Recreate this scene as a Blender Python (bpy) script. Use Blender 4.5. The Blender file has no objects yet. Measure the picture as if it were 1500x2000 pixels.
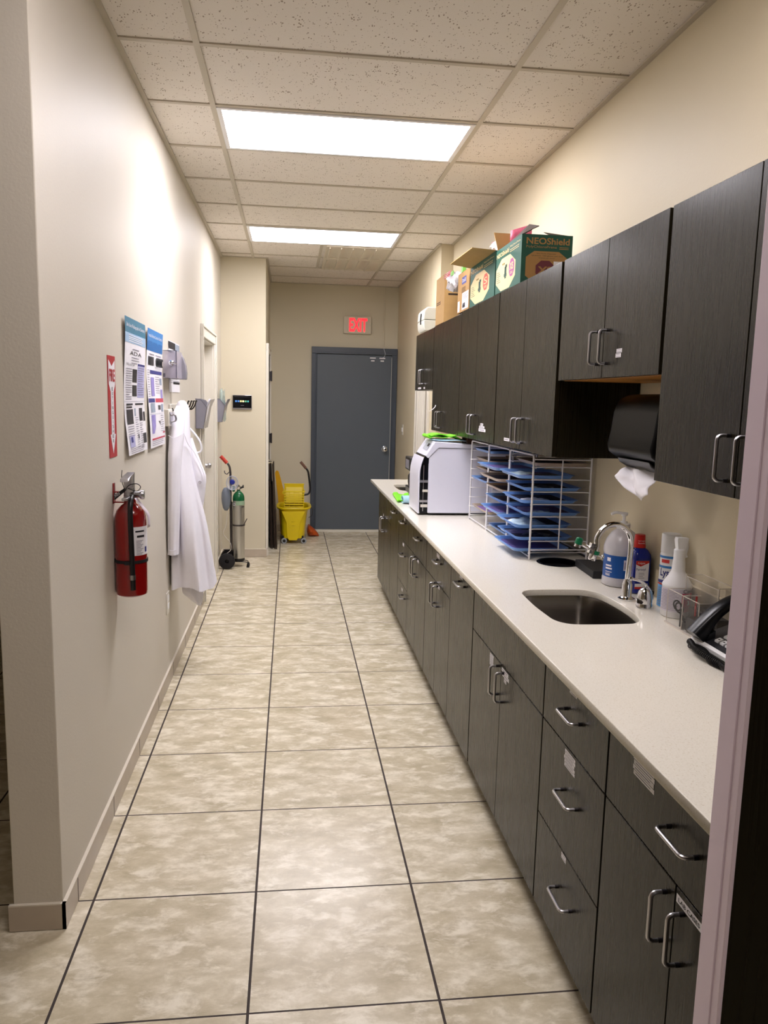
import bpy, bmesh, math, random
from mathutils import Vector, Matrix
PI = math.pi
SC = bpy.context.scene
COL = SC.collection
random.seed(7)

# ------------------------------------------------------------------ colours and materials
def S(h):
    h = h.lstrip('#')
    o = []
    for i in (0, 2, 4):
        c = int(h[i:i+2], 16) / 255
        o.append(c / 12.92 if c <= .04045 else ((c + .055) / 1.055) ** 2.4)
    return (o[0], o[1], o[2], 1)

def nd(t, k, **kw):
    n = t.nodes.new(k)
    for a, b in kw.items():
        setattr(n, a, b)
    return n

_mc = {}
def pm(name, col, rough=.5, metal=0.0, spec=.5, var=.05, scale=30, bump=0, trans=0, ior=1.45, coat=0, stretch=None, alpha=1, sub=0):
    """procedural principled material: base colour gently varied by noise"""
    if name in _mc:
        return _mc[name]
    m = bpy.data.materials.new(name)
    m.use_nodes = True
    t = m.node_tree
    b = t.nodes['Principled BSDF']
    tc = nd(t, 'ShaderNodeTexCoord')
    mp = nd(t, 'ShaderNodeMapping')
    t.links.new(tc.outputs['Object'], mp.inputs[0])
    if stretch:
        mp.inputs['Scale'].default_value = stretch
    no = nd(t, 'ShaderNodeTexNoise')
    no.inputs['Scale'].default_value = scale
    no.inputs['Detail'].default_value = 4
    t.links.new(mp.outputs[0], no.inputs[0])
    mx = nd(t, 'ShaderNodeMix', data_type='RGBA')
    c = S(col)
    mx.inputs['A'].default_value = tuple(min(1, x * (1 - var)) for x in c[:3]) + (1,)
    mx.inputs['B'].default_value = tuple(min(1, x * (1 + var)) for x in c[:3]) + (1,)
    t.links.new(no.outputs[0], mx.inputs['Factor'])
    t.links.new(mx.outputs['Result'], b.inputs['Base Color'])
    b.inputs['Roughness'].default_value = rough
    b.inputs['Metallic'].default_value = metal
    b.inputs['Specular IOR Level'].default_value = spec
    b.inputs['IOR'].default_value = ior
    b.inputs['Transmission Weight'].default_value = trans
    b.inputs['Coat Weight'].default_value = coat
    b.inputs['Alpha'].default_value = alpha
    if sub:
        b.inputs['Subsurface Weight'].default_value = sub
        b.inputs['Subsurface Radius'].default_value = (.02, .02, .02)
    if bump:
        bp = nd(t, 'ShaderNodeBump')
        bp.inputs['Strength'].default_value = bump
        bp.inputs['Distance'].default_value = .004
        t.links.new(no.outputs[0], bp.inputs['Height'])
        t.links.new(bp.outputs[0], b.inputs['Normal'])
    _mc[name] = m
    return m

def emit(name, col, strength):
    m = bpy.data.materials.new(name)
    m.use_nodes = True
    b = m.node_tree.nodes['Principled BSDF']
    b.inputs['Base Color'].default_value = S(col)
    b.inputs['Emission Color'].default_value = S(col)
    b.inputs['Emission Strength'].default_value = strength
    b.inputs['Roughness'].default_value = .4
    return m

def M_(t, op, a=None, b=None, c=None):
    n = nd(t, 'ShaderNodeMath', operation=op)
    for i, v in enumerate((a, b, c)):
        if v is None:
            continue
        if isinstance(v, (int, float)):
            n.inputs[i].default_value = v
        else:
            t.links.new(v, n.inputs[i])
    return n.outputs[0]

TS, TX, TY = .4984, -.0987, 1.8035            # floor tile size and grid origin
def floor_mat(name, dark=1.0):
    m = bpy.data.materials.new(name)
    m.use_nodes = True
    t = m.node_tree
    b = t.nodes['Principled BSDF']
    L = t.links.new
    geo = nd(t, 'ShaderNodeNewGeometry')
    sp = nd(t, 'ShaderNodeSeparateXYZ')
    L(geo.outputs['Position'], sp.inputs[0])
    u = M_(t, 'DIVIDE', M_(t, 'SUBTRACT', sp.outputs[0], TX), TS)
    v = M_(t, 'DIVIDE', M_(t, 'SUBTRACT', sp.outputs[1], TY), TS)
    fu = M_(t, 'FRACT', u)
    fv = M_(t, 'FRACT', v)
    du = M_(t, 'MINIMUM', fu, M_(t, 'SUBTRACT', 1.0, fu))
    dv = M_(t, 'MINIMUM', fv, M_(t, 'SUBTRACT', 1.0, fv))
    # the seam beside the left wall is wider than the others
    gu = M_(t, 'LESS_THAN', du, .0075)
    gv = M_(t, 'LESS_THAN', dv, .0058)
    g = M_(t, 'MAXIMUM', gu, gv)
    cu = M_(t, 'FLOOR', u)
    cv = M_(t, 'FLOOR', v)
    cb = nd(t, 'ShaderNodeCombineXYZ')
    L(cu, cb.inputs[0]); L(cv, cb.inputs[1])
    wn = nd(t, 'ShaderNodeTexWhiteNoise', noise_dimensions='3D')
    L(cb.outputs[0], wn.inputs[0])
    sc = nd(t, 'ShaderNodeVectorMath', operation='SCALE')
    L(wn.outputs['Color'], sc.inputs[0])
    sc.inputs['Scale'].default_value = 40
    ad = nd(t, 'ShaderNodeVectorMath', operation='ADD')
    L(geo.outputs['Position'], ad.inputs[0]); L(sc.outputs[0], ad.inputs[1])
    st = nd(t, 'ShaderNodeMapping')
    st.inputs['Scale'].default_value = (1.0, 1.7, 1)
    st.inputs['Rotation'].default_value = (0, 0, .35)
    L(ad.outputs[0], st.inputs[0])
    n1 = nd(t, 'ShaderNodeTexNoise')
    n1.inputs['Scale'].default_value = 7
    n1.inputs['Detail'].default_value = 10
    n1.inputs['Roughness'].default_value = .68
    n1.inputs['Distortion'].default_value = .15
    L(st.outputs[0], n1.inputs[0])
    r1 = nd(t, 'ShaderNodeValToRGB')
    e = r1.color_ramp.elements
    e[0].position = .33; e[0].color = S('b9ad92')
    e[1].position = .68; e[1].color = S('ece3cf')
    q = r1.color_ramp.elements.new(.5); q.color = S('cdc2a8')
    q = r1.color_ramp.elements.new(.57); q.color = S('d7cdb5')
    L(n1.outputs[0], r1.inputs[0])
    n2 = nd(t, 'ShaderNodeTexNoise')
    n2.inputs['Scale'].default_value = 11
    n2.inputs['Detail'].default_value = 9
    n2.inputs['Distortion'].default_value = .3
    n2.inputs['Roughness'].default_value = .66
    L(st.outputs[0], n2.inputs[0])
    r2 = nd(t, 'ShaderNodeValToRGB')
    r2.color_ramp.elements[0].position = .50; r2.color_ramp.elements[0].color = (0, 0, 0, 1)
    r2.color_ramp.elements[1].position = .66; r2.color_ramp.elements[1].color = (1, 1, 1, 1)
    L(n2.outputs[0], r2.inputs[0])
    m1 = nd(t, 'ShaderNodeMix', data_type='RGBA')
    L(M_(t, 'MULTIPLY', r2.outputs[0], .8), m1.inputs['Factor'])
    L(r1.outputs[0], m1.inputs['A'])
    m1.inputs['B'].default_value = S('f3ecda')
    m2 = nd(t, 'ShaderNodeMix', data_type='RGBA')
    L(g, m2.inputs['Factor'])
    L(m1.outputs['Result'], m2.inputs['A'])
    m2.inputs['B'].default_value = S('3a302c')
    L(m2.outputs['Result'], b.inputs['Base Color'])
    L(M_(t, 'MULTIPLY_ADD', g, .5, .25), b.inputs['Roughness'])
    b.inputs['Specular IOR Level'].default_value = .42
    bp = nd(t, 'ShaderNodeBump')
    bp.inputs['Strength'].default_value = .35
    bp.inputs['Distance'].default_value = .003
    hh = M_(t, 'ADD', M_(t, 'SUBTRACT', 1.0, g), M_(t, 'MULTIPLY', n1.outputs[0], .15))
    L(hh, bp.inputs['Height'])
    L(bp.outputs[0], b.inputs['Normal'])
    return m

def ceiling_mat():
    m = bpy.data.materials.new('acoustic_tile')
    m.use_nodes = True
    t = m.node_tree
    b = t.nodes['Principled BSDF']
    L = t.links.new
    geo = nd(t, 'ShaderNodeNewGeometry')
    mp = nd(t, 'ShaderNodeMapping')
    mp.inputs['Scale'].default_value = (110, 55, 60)
    mp.inputs['Rotation'].default_value = (0, 0, .5)
    L(geo.outputs['Position'], mp.inputs[0])
    vo = nd(t, 'ShaderNodeTexVoronoi')
    vo.inputs['Scale'].default_value = 1.0
    L(mp.outputs[0], vo.inputs[0])
    n = nd(t, 'ShaderNodeTexNoise')
    n.inputs['Scale'].default_value = 26
    L(geo.outputs['Position'], n.inputs[0])
    thr = M_(t, 'MULTIPLY', M_(t, 'MAXIMUM', M_(t, 'SUBTRACT', n.outputs[0], .33), 0.0), .95)
    sp = M_(t, 'LESS_THAN', vo.outputs['Distance'], thr)
    mx = nd(t, 'ShaderNodeMix', data_type='RGBA')
    L(sp, mx.inputs['Factor'])
    mx.inputs['A'].default_value = S('e9e2d9')
    mx.inputs['B'].default_value = S('a5988a')
    L(mx.outputs['Result'], b.inputs['Base Color'])
    b.inputs['Roughness'].default_value = .95
    b.inputs['Specular IOR Level'].default_value = .1
    bp = nd(t, 'ShaderNodeBump')
    bp.inputs['Strength'].default_value = .3
    bp.inputs['Distance'].default_value = .002
    L(M_(t, 'SUBTRACT', 1.0, sp), bp.inputs['Height'])
    L(bp.outputs[0], b.inputs['Normal'])
    return m

def wall_mat(name, col, rough=.5, spec=.35):
    m = bpy.data.materials.new(name)
    m.use_nodes = True
    t = m.node_tree
    b = t.nodes['Principled BSDF']
    L = t.links.new
    geo = nd(t, 'ShaderNodeNewGeometry')
    n = nd(t, 'ShaderNodeTexNoise')
    n.inputs['Scale'].default_value = 140
    n.inputs['Detail'].default_value = 3
    L(geo.outputs['Position'], n.inputs[0])
    n2 = nd(t, 'ShaderNodeTexNoise')
    n2.inputs['Scale'].default_value = 1.7
    L(geo.outputs['Position'], n2.inputs[0])
    mx = nd(t, 'ShaderNodeMix', data_type='RGBA')
    c = S(col)
    mx.inputs['A'].default_value = tuple(x * .97 for x in c[:3]) + (1,)
    mx.inputs['B'].default_value = tuple(min(1, x * 1.03) for x in c[:3]) + (1,)
    L(n2.outputs[0], mx.inputs['Factor'])
    L(mx.outputs['Result'], b.inputs['Base Color'])
    b.inputs['Roughness'].default_value = rough
    b.inputs['Specular IOR Level'].default_value = spec
    bp = nd(t, 'ShaderNodeBump')
    bp.inputs['Strength'].default_value = .22
    bp.inputs['Distance'].default_value = .002
    L(n.outputs[0], bp.inputs['Height'])
    L(bp.outputs[0], b.inputs['Normal'])
    return m

def wood_mat(name, a, bcol, rough):
    m = bpy.data.materials.new(name)
    m.use_nodes = True
    t = m.node_tree
    b = t.nodes['Principled BSDF']
    L = t.links.new
    geo = nd(t, 'ShaderNodeNewGeometry')
    mp = nd(t, 'ShaderNodeMapping')
    mp.inputs['Scale'].default_value = (120, 120, 2.0)
    L(geo.outputs['Position'], mp.inputs[0])
    n = nd(t, 'ShaderNodeTexNoise')
    n.inputs['Scale'].default_value = 1.6
    n.inputs['Detail'].default_value = 5
    L(mp.outputs[0], n.inputs[0])
    r = nd(t, 'ShaderNodeValToRGB')
    r.color_ramp.elements[0].position = .3; r.color_ramp.elements[0].color = S(a)
    r.color_ramp.elements[1].position = .7; r.color_ramp.elements[1].color = S(bcol)
    L(n.outputs[0], r.inputs[0])
    L(r.outputs[0], b.inputs['Base Color'])
    L(M_(t, 'MULTIPLY_ADD', n.outputs[0], .03, rough), b.inputs['Roughness'])
    b.inputs['Specular IOR Level'].default_value = .19
    bp = nd(t, 'ShaderNodeBump')
    bp.inputs['Strength'].default_value = .012
    bp.inputs['Distance'].default_value = .001
    L(n.outputs[0], bp.inputs['Height'])
    L(bp.outputs[0], b.inputs['Normal'])
    return m

def quartz_mat():
    m = bpy.data.materials.new('quartz')
    m.use_nodes = True
    t = m.node_tree
    b = t.nodes['Principled BSDF']
    L = t.links.new
    geo = nd(t, 'ShaderNodeNewGeometry')
    n = nd(t, 'ShaderNodeTexNoise')
    n.inputs['Scale'].default_value = 260
    n.inputs['Detail'].default_value = 3
    L(geo.outputs['Position'], n.inputs[0])
    r = nd(t, 'ShaderNodeValToRGB')
    e = r.color_ramp.elements
    e[0].position = .26; e[0].color = S('dbd0bb')
    e[1].position = .40; e[1].color = S('efeadd')
    q = e.new(.66); q.color = S('f4efe3')
    q = e.new(.76); q.color = S('f1ece0')
    L(n.outputs[0], r.inputs[0])
    L(r.outputs[0], b.inputs['Base Color'])
    b.inputs['Roughness'].default_value = .16
    b.inputs['Specular IOR Level'].default_value = .45
    return m

MF = floor_mat('stone_floor_tile')
MCEIL = ceiling_mat()
MW = wall_mat('cream_wall_paint', 'd6cfc2', .52, .28)
MWR = wall_mat('warm_cream_wall_paint', 'd8ccb0', .5, .3)
MWE = wall_mat('tan_wall_paint', 'd6cdb6', .6, .25)
MBASE = pm('baseboard_tile', 'beb1a0', .3, var=.12, scale=14)
MCAULK = pm('caulk', 'd9d1c2', .6)
MGROUT = pm('dark_grout', '3a302c', .9)
MTB = pm('grid_metal', 'c2b9a8', .45, var=.02)
MTRIM = pm('white_trim_paint', 'e2ddd2', .3, var=.02)
MDW = wood_mat('espresso_veneer', '19150c', '1b170d', .26)
MDWI = pm('cabinet_inside', '16120f', .7)
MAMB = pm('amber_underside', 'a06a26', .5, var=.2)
MQ = quartz_mat()
MST = pm('satin_steel', 'b4b2b6', .28, 1.0, var=.05)
MSTD = pm('dark_handle_collar', '4a474a', .4, 1.0)
MCH = pm('chrome', 'e4e4e6', .06, 1.0, var=.01)
MSINK = pm('brushed_sink_steel', '8b8680', .26, 1.0, var=.1, stretch=(1, 1, 8))
MBLK = pm('black_plastic', '131214', .35, var=.2)
MBLKG = pm('glossy_black_plastic', '08080c', .16, spec=.3, var=.1)
MRUB = pm('black_rubber', '17161a', .65, var=.2)
MWHT = pm('white_plastic', 'ececee', .35, var=.02)
MPAP = pm('white_paper', 'eceaf0', .7, var=.03)
MINK = pm('black_ink', '1d1b22', .6)
MINKG = pm('grey_ink', '8c8896', .6)
MRED = pm('red_paint', '8a0c0c', .18, var=.08, coat=.6)
MREDS = pm('red_sign_vinyl', 'b5202c', .45, var=.05)
MGLS = pm('clear_plastic', 'ffffff', .03, trans=1.0, ior=1.38, var=0)
MGREYT = pm('smoky_plastic', '9a98a4', .18, alpha=.78, var=.06)
MYEL = pm('yellow_plastic', 'e2c70e', .34, var=.06, scale=12)
MYELO = pm('deep_yellow_plastic', 'e0a70a', .4, var=.05)
MDOORG = pm('slate_grey_door_paint', '5a626b', .42, var=.04, scale=6)
MFRAMEG = pm('slate_grey_frame_paint', '4a515c', .35, var=.04, scale=6)
MCARD = pm('corrugated_cardboard', 'b08a58', .8, var=.1, stretch=(1, 1, 6))
MCARDL = pm('light_cardboard', 'c49e66', .8, var=.08)
MCARDD = pm('dark_cardboard_edge', '3b2c20', .85, var=.3, stretch=(1, 1, 6))
MTEAL = pm('teal_green_print', '1d5748', .55, var=.06)
MTEALD = pm('dark_green_print', '123f34', .55, var=.06)
MCREAM = pm('cream_print', 'e2cb98', .6, var=.04)
MCREAMD = pm('cream_print_shaded', 'b08650', .6, var=.04)  # cream print with the shade of the carton's end face in its colour
MREDP = pm('coral_print', 'd4614f', .6)
MPURP = pm('mauve_print', 'a5568c', .6)
MPURPD = pm('mauve_print_shaded', '73343f', .6)  # mauve print, darkened to paint in the shade on the carton end
MBLUE = pm('tray_blue_plastic', '7099d6', .3, var=.03)
MTBEI = pm('tray_beige_plastic', 'b3a08d', .35, var=.03)
MLIN = pm('violet_paper_liner', '6a5a9a', .7, var=.08)
MLIND = pm('dark_liner', '2c2540', .7, var=.1)
MWIRE = pm('white_coated_wire', 'e6e4e8', .3, var=.02)
MPOUCH = pm('pouch_film', 'bcd3e6', .12, var=.35, scale=40, alpha=.85)
MGRN = pm('lime_cloth', '7fdc2c', .85, var=.08, bump=.3, scale=200)
MLBL = pm('pale_blue_cloth', 'a8cfe2', .85, var=.08, bump=.3, scale=200)
MCOAT = pm('white_cotton', 'f1eff8', .85, var=.02, scale=60, bump=.15)
MORG = pm('orange_plastic', 'c2531a', .3, var=.15)
MBROWN = pm('brown_rubber_grip', '6b4a3c', .6)

# ------------------------------------------------------------------ text outlines, made once while the scene is empty
_tx = {}
def mktext(s):
    cu = bpy.data.curves.new('lettering', 'FONT')
    cu.body = s
    cu.size = 1
    cu.resolution_u = 3
    cu.offset = {'EXIT': .03, 'FIRE': .03, 'XS': .03, 'NEOShield': .02, 'LAB CASES': .02, 'Lysol': .02}.get(s, 0)
    o = bpy.data.objects.new('lettering', cu)
    COL.objects.link(o)
    dg = bpy.context.evaluated_depsgraph_get()
    dg.update()
    e = o.evaluated_get(dg)
    me = e.to_mesh()
    vs = [(v.co.x, v.co.y) for v in me.vertices]
    fs = [tuple(p.vertices) for p in me.polygons]
    e.to_mesh_clear()
    bpy.data.objects.remove(o)
    bpy.data.curves.remove(cu)
    x0 = min(v[0] for v in vs); x1 = max(v[0] for v in vs)
    y0 = min(v[1] for v in vs); y1 = max(v[1] for v in vs)
    _tx[s] = ([((v[0] - x0) / (x1 - x0), (v[1] - y0) / (y1 - y0)) for v in vs], fs)
for s_ in ['FIRE', 'E', 'X', 'T', 'I', 'N', 'G', 'U', 'S', 'H', 'R', 'EXIT', 'LAB CASES', 'NEOShield', 'PolyChloroPrene', 'XS',
           'Safe Use of Radiographs in Dentistry', 'ADA', 'Who is it for?', 'Practical Infection Control in Dentistry', 'Oral-B', 'Non-Sterile, Disposable',
           'POWDER FREE GLOVES', 'Lysol', 'Peroxyl', 'Colgate', 'CaviCide', '3', 'HANDS', 'Quantity: 100 gloves per box', '10 boxes per carton', 'Hydrogen', 'Peroxide', 'HAND SANITIZER', 'OXYGEN',
           '2025', 'CERTIFIED']:
    mktext(s_)

# ------------------------------------------------------------------ mesh building
class MB:
    def __init__(s):
        s.bm = bmesh.new(); s.mats = []; s.i = 0; s.M = Matrix.Identity(4)
    def m(s, mat):
        if mat not in s.mats:
            s.mats.append(mat)
        s.i = s.mats.index(mat)
        return s
    def v(s, p):
        return s.bm.verts.new(s.M @ Vector(p))
    def f(s, vs):
        try:
            f = s.bm.faces.new(vs)
            f.material_index = s.i
            return f
        except ValueError:
            return None
    def box(s, x0, x1, y0, y1, z0, z1):
        if x0 > x1: x0, x1 = x1, x0
        if y0 > y1: y0, y1 = y1, y0
        if z0 > z1: z0, z1 = z1, z0
        v = [s.v(p) for p in ((x0, y0, z0), (x1, y0, z0), (x1, y1, z0), (x0, y1, z0), (x0, y0, z1), (x1, y0, z1), (x1, y1, z1), (x0, y1, z1))]
        for q in ((0, 3, 2, 1), (4, 5, 6, 7), (0, 1, 5, 4), (1, 2, 6, 5), (2, 3, 7, 6), (3, 0, 4, 7)):
            s.f([v[k] for k in q])
        return s
    def poly(s, pts):
        s.f([s.v(p) for p in pts])
        return s
    def prism(s, pts, ax, a, b):
        def P(p, t):
            return {'x': (t, p[0], p[1]), 'y': (p[0], t, p[1]), 'z': (p[0], p[1], t)}[ax]
        A = [s.v(P(p, a)) for p in pts]
        B = [s.v(P(p, b)) for p in pts]
        n = len(pts)
        s.f(A[::-1]); s.f(B)
        for i in range(n):
            j = (i + 1) % n
            s.f([A[i], A[j], B[j], B[i]])
        return s
    def loft(s, rings, caps=True, closed=True, loop=False):
        R = [[s.v(p) for p in r] for r in rings]
        n = len(R[0])
        for k in range(len(R) - (0 if loop else 1)):
            a, b = R[k], R[(k + 1) % len(R)]
            for i in range(n if closed else n - 1):
                j = (i + 1) % n
                s.f([a[i], a[j], b[j], b[i]])
        if caps and closed and not loop:
            s.f(R[0][::-1]); s.f(R[-1])
        return s
    def tube(s, pts, r, seg=8, loop=False, radii=None, caps=True):
        P = [Vector(p) for p in pts]
        n = len(P)
        rings = []
        up = None
        for i in range(n):
            if loop:
                d = P[(i + 1) % n] - P[i - 1]
            else:
                d = (P[min(i + 1, n - 1)] - P[max(i - 1, 0)])
            d.normalize()
            if up is None:
                up = Vector((0, 0, 1)) if abs(d.z) < .9 else Vector((1, 0, 0))
            a = d.cross(up)
            if a.length < 1e-6:
                a = d.orthogonal()
            a.normalize()
            b = a.cross(d).normalized()
            up = b
            rr = radii[i] if radii else r
            rings.append([P[i] + a * rr * math.cos(2 * PI * k / seg) + b * rr * math.sin(2 * PI * k / seg) for k in range(seg)])
        s.loft(rings, caps, True, loop)
        return s
    def cyl(s, a, b, r, r2=None, seg=20):
        return s.tube([a, b], r, seg, radii=[r, r if r2 is None else r2])
    def lathe(s, prof, o=(0, 0, 0), seg=28, sx=1, sy=1, ax='z', ring=False):
        o = Vector(o)
        rings = []
        for r, z in prof:
            ring = []
            for k in range(seg):
                c, q = math.cos(2 * PI * k / seg) * r, math.sin(2 * PI * k / seg) * r
                if ax == 'z': p = (c * sx, q * sy, z)
                elif ax == 'x': p = (z, c * sx, q * sy)
                else: p = (c * sx, z, q * sy)
                ring.append(o + Vector(p))
            rings.append(ring)
        return s.loft(rings, loop=ring)
    def sheet(s, fn, nu, nv):
        g = [[s.v(fn(i / nu, j / nv)) for j in range(nv + 1)] for i in range(nu + 1)]
        for i in range(nu):
            for j in range(nv):
                s.f([g[i][j], g[i + 1][j], g[i + 1][j + 1], g[i][j + 1]])
        return s
    def text(s, st, O, U, V, w, h, lift=.0008):
        O, U, V = Vector(O), Vector(U), Vector(V)
        N = U.cross(V).normalized() * lift
        vs, fs = _tx[st]
        W = [s.v(O + U * (a * w) + V * (b * h) + N) for a, b in vs]
        for q in fs:
            s.f([W[k] for k in q])
        return s
    def rect(s, O, U, V, u0, v0, u1, v1, lift=.0004, n=1):
        O, U, V = Vector(O), Vector(U), Vector(V)
        N = U.cross(V).normalized() * lift
        for k in range(n):
            a = v0 + (v1 - v0) * k / n; b = v0 + (v1 - v0) * (k + 1) / n
            s.poly([O + U * u0 + V * a + N, O + U * u1 + V * a + N, O + U * u1 + V * b + N, O + U * u0 + V * b + N])
        return s
    def lines(s, O, U, V, u0, u1, v1, n, dv, th, lift=.0008, seed=1):
        rr = random.Random(seed)
        for k in range(n):
            v = v1 - k * dv
            e = u0 + (u1 - u0) * (rr.uniform(.55, 1) if k % 3 == 2 else rr.uniform(.88, 1))
            s.rect(O, U, V, u0, v - th, e, v, lift)
        return s
    def build(s, name, parent=None, bevel=0, smooth=35, loc=None, solid=0, segs=2, subd=0):
        bm = s.bm
        if not parent and loc is None:
            xs = [v.co for v in bm.verts]
            loc = Vector(((min(c.x for c in xs) + max(c.x for c in xs)) / 2, (min(c.y for c in xs) + max(c.y for c in xs)) / 2, min(c.z for c in xs)))
        if parent:
            base = parent
            while base.parent:
                base = base.parent
            off = Vector(base.location)
        else:
            off = Vector(loc)
        for v in bm.verts:
            v.co -= off
        if solid == 0:
            bmesh.ops.recalc_face_normals(bm, faces=bm.faces)
        me = bpy.data.meshes.new(name)
        bm.to_mesh(me); bm.free()
        for q in s.mats:
            me.materials.append(q)
        if smooth:
            me.polygons.foreach_set('use_smooth', [True] * len(me.polygons))
            me.set_sharp_from_angle(angle=math.radians(smooth))
        o = bpy.data.objects.new(name, me)
        COL.objects.link(o)
        if parent:
            o.parent = parent
        else:
            o.location = off
        if solid:
            md = o.modifiers.new('thickness', 'SOLIDIFY'); md.thickness = solid; md.offset = 0
        if subd:
            md = o.modifiers.new('smooth', 'SUBSURF'); md.levels = subd; md.render_levels = subd
        if bevel:
            md = o.modifiers.new('bevel', 'BEVEL'); md.width = bevel; md.segments = segs; md.limit_method = 'ANGLE'; md.angle_limit = math.radians(40)
            md.harden_normals = False
        return o

def thing(name, label, cat, loc, group=None):
    o = bpy.data.objects.new(name, None)
    COL.objects.link(o)
    o.empty_display_size = .05
    o.location = loc
    o['label'] = label; o['category'] = cat
    if group: o['group'] = group
    return o
def tag(o, label, cat, group=None):
    o['label'] = label; o['category'] = cat
    if group: o['group'] = group
    return o
def struct(name, mb, parent=None, **k):
    o = mb.build(name, parent, **k)
    if not parent: o['kind'] = 'structure'
    return o
def dup(root, loc, label=None, group=None):
    r = root.copy(); COL.objects.link(r); r.location = loc
    if label: r['label'] = label
    if group: r['group'] = group
    for ch in list(root.children):
        c = ch.copy(); COL.objects.link(c); c.parent = r
        for g in list(ch.children):
            d = g.copy(); COL.objects.link(d); d.parent = c
    return r
def arc(c, r, a0, a1, n, pl='xz'):
    out = []
    for k in range(n + 1):
        a = a0 + (a1 - a0) * k / n
        p = (c[0] + r * math.cos(a), c[1] + r * math.sin(a))
        out.append(p)
    return out
def rrect(x0, x1, y0, y1, r, n=6):
    P = []
    for cx, cy, a in ((x1 - r, y1 - r, 0), (x0 + r, y1 - r, PI / 2), (x0 + r, y0 + r, PI), (x1 - r, y0 + r, 1.5 * PI)):
        P += arc((cx, cy), r, a, a + PI / 2, n)
    return P
def smooth_path(pts, n=6):
    P = [Vector(p) for p in pts]
    out = []
    for i in range(len(P) - 1):
        p0 = P[max(i - 1, 0)]; p1 = P[i]; p2 = P[i + 1]; p3 = P[min(i + 2, len(P) - 1)]
        for k in range(n):
            t = k / n
            out.append(.5 * ((2 * p1) + (p2 - p0) * t + (2 * p0 - 5 * p1 + 4 * p2 - p3) * t * t + (3 * p1 - p0 - 3 * p2 + p3) * t ** 3))
    out.append(P[-1])
    return out

# ------------------------------------------------------------------ dimensions
WL, WR, CH = -.654, 1.34, 2.846
YF, YE, XJ, XC = 7.6, 9.13, -.235, 1.235       # alcove wall, end wall, alcove side, furred wall at right
ZC = .876                                      # worktop height
# ================================================================== THE ROOM
b = MB().m(MF); b.box(-3.4, 3.0, -3.4, YE + .15, -.05, 0); struct('floor', b, smooth=0)
# ceiling: panels with a hole for each lamp, grid bars as a child
XL0, XR0 = -.352, .867
Yc = [3.149 + .6096 * k for k in range(-11, 11)]
lamp_rows = [(3.7586, 4.3682), (6.197, 6.8066), (1.3202, 1.9298), (-1.118, -.5084)]
b = MB().m(MCEIL)
def in_lamp(x, y):
    return any(XL0 < x < XR0 and a < y < c for a, c in lamp_rows)
xs = [-3.4, WL - .14, WL, XL0, XR0, WR, 3.0]
ys = sorted(set([-3.4, YE + .15] + [v for r in lamp_rows for v in r]))
for i in range(len(xs) - 1):
    for j in range(len(ys) - 1):
        if not in_lamp((xs[i] + xs[i + 1]) / 2, (ys[j] + ys[j + 1]) / 2):
            b.box(xs[i], xs[i + 1], ys[j], ys[j + 1], CH + .006, CH + .03)
ceil = struct('ceiling', b, smooth=0)
b = MB().m(MTB)
gx = [XL0 - 2 * 1.2192, XL0 - 1.2192, XL0, XR0, XR0 + 1.2192]
for x in gx:
    b.box(x - .012, x + .012, -3.3, YE - .001, CH - .001, CH + .0055)
for y in Yc:
    if y < YE:
        b.box(-3.3, 2.9, y - .012, y + .012, CH, CH + .0058)
b.box(.2575 - .012, .2575 + .012, 6.8066, 8.0258, CH - .0005, CH + .0055)
# wall angles
b.box(WL, WL + .022, 2.18, YF, CH - .002, CH + .005); b.box(WR - .022, WR, -.5, 6.57, CH - .002, CH + .005)
b.box(XC - .022, XC, 6.55, YE, CH - .002, CH + .005); b.box(XJ, XJ + .022, YF, YE, CH - .002, CH + .005)
b.box(WL, XJ + .022, YF - .022, YF, CH - .0015, CH + .005); b.box(XJ, XC, YE - .022, YE, CH - .0015, CH + .005)
b.build('ceiling_grid', ceil, smooth=0)

# left wall with a door opening
WT = .138
DL0, DL1, DLH = 5.985, 6.845, 1.995
b = MB().m(MW)
b.box(WL - WT, WL, 2.182, DL0, 0, CH + .02); b.box(WL - WT, WL, DL1, YF, 0, CH + .02); b.box(WL - WT, WL, DL0, DL1, DLH, CH + .02)
wl = struct('wall_left', b, bevel=.003)
b = MB().m(MWE)
b.prism([(WL - WT, YF), (XJ, YF), (XJ, YE), (XJ - .12, YE), (XJ - .12, YF + .12), (WL - WT, YF + .12)], 'z', 0, CH + .02)
struct('wall_alcove', b, bevel=.003)
b = MB().m(MWE); b.box(XJ - .12, 1.6, YE, YE + .15, 0, CH + .02); struct('wall_end', b)
# right wall, furred out beyond the cabinets, with a doorway
DR0, DR1, DRH = 6.98, 7.50, 2.02
b = MB().m(MWR); b.box(WR, WR + .14, .9, 6.57, 0, CH + .02); struct('wall_right', b)
b = MB().m(MWR)
b.box(XC, WR + .14, 6.57, DR0, 0, CH + .02); b.box(XC, WR + .14, DR1, YE, 0, CH + .02); b.box(XC, WR + .14, DR0, DR1, DRH, CH + .02)
struct('wall_right_far', b, bevel=.003)
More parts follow.
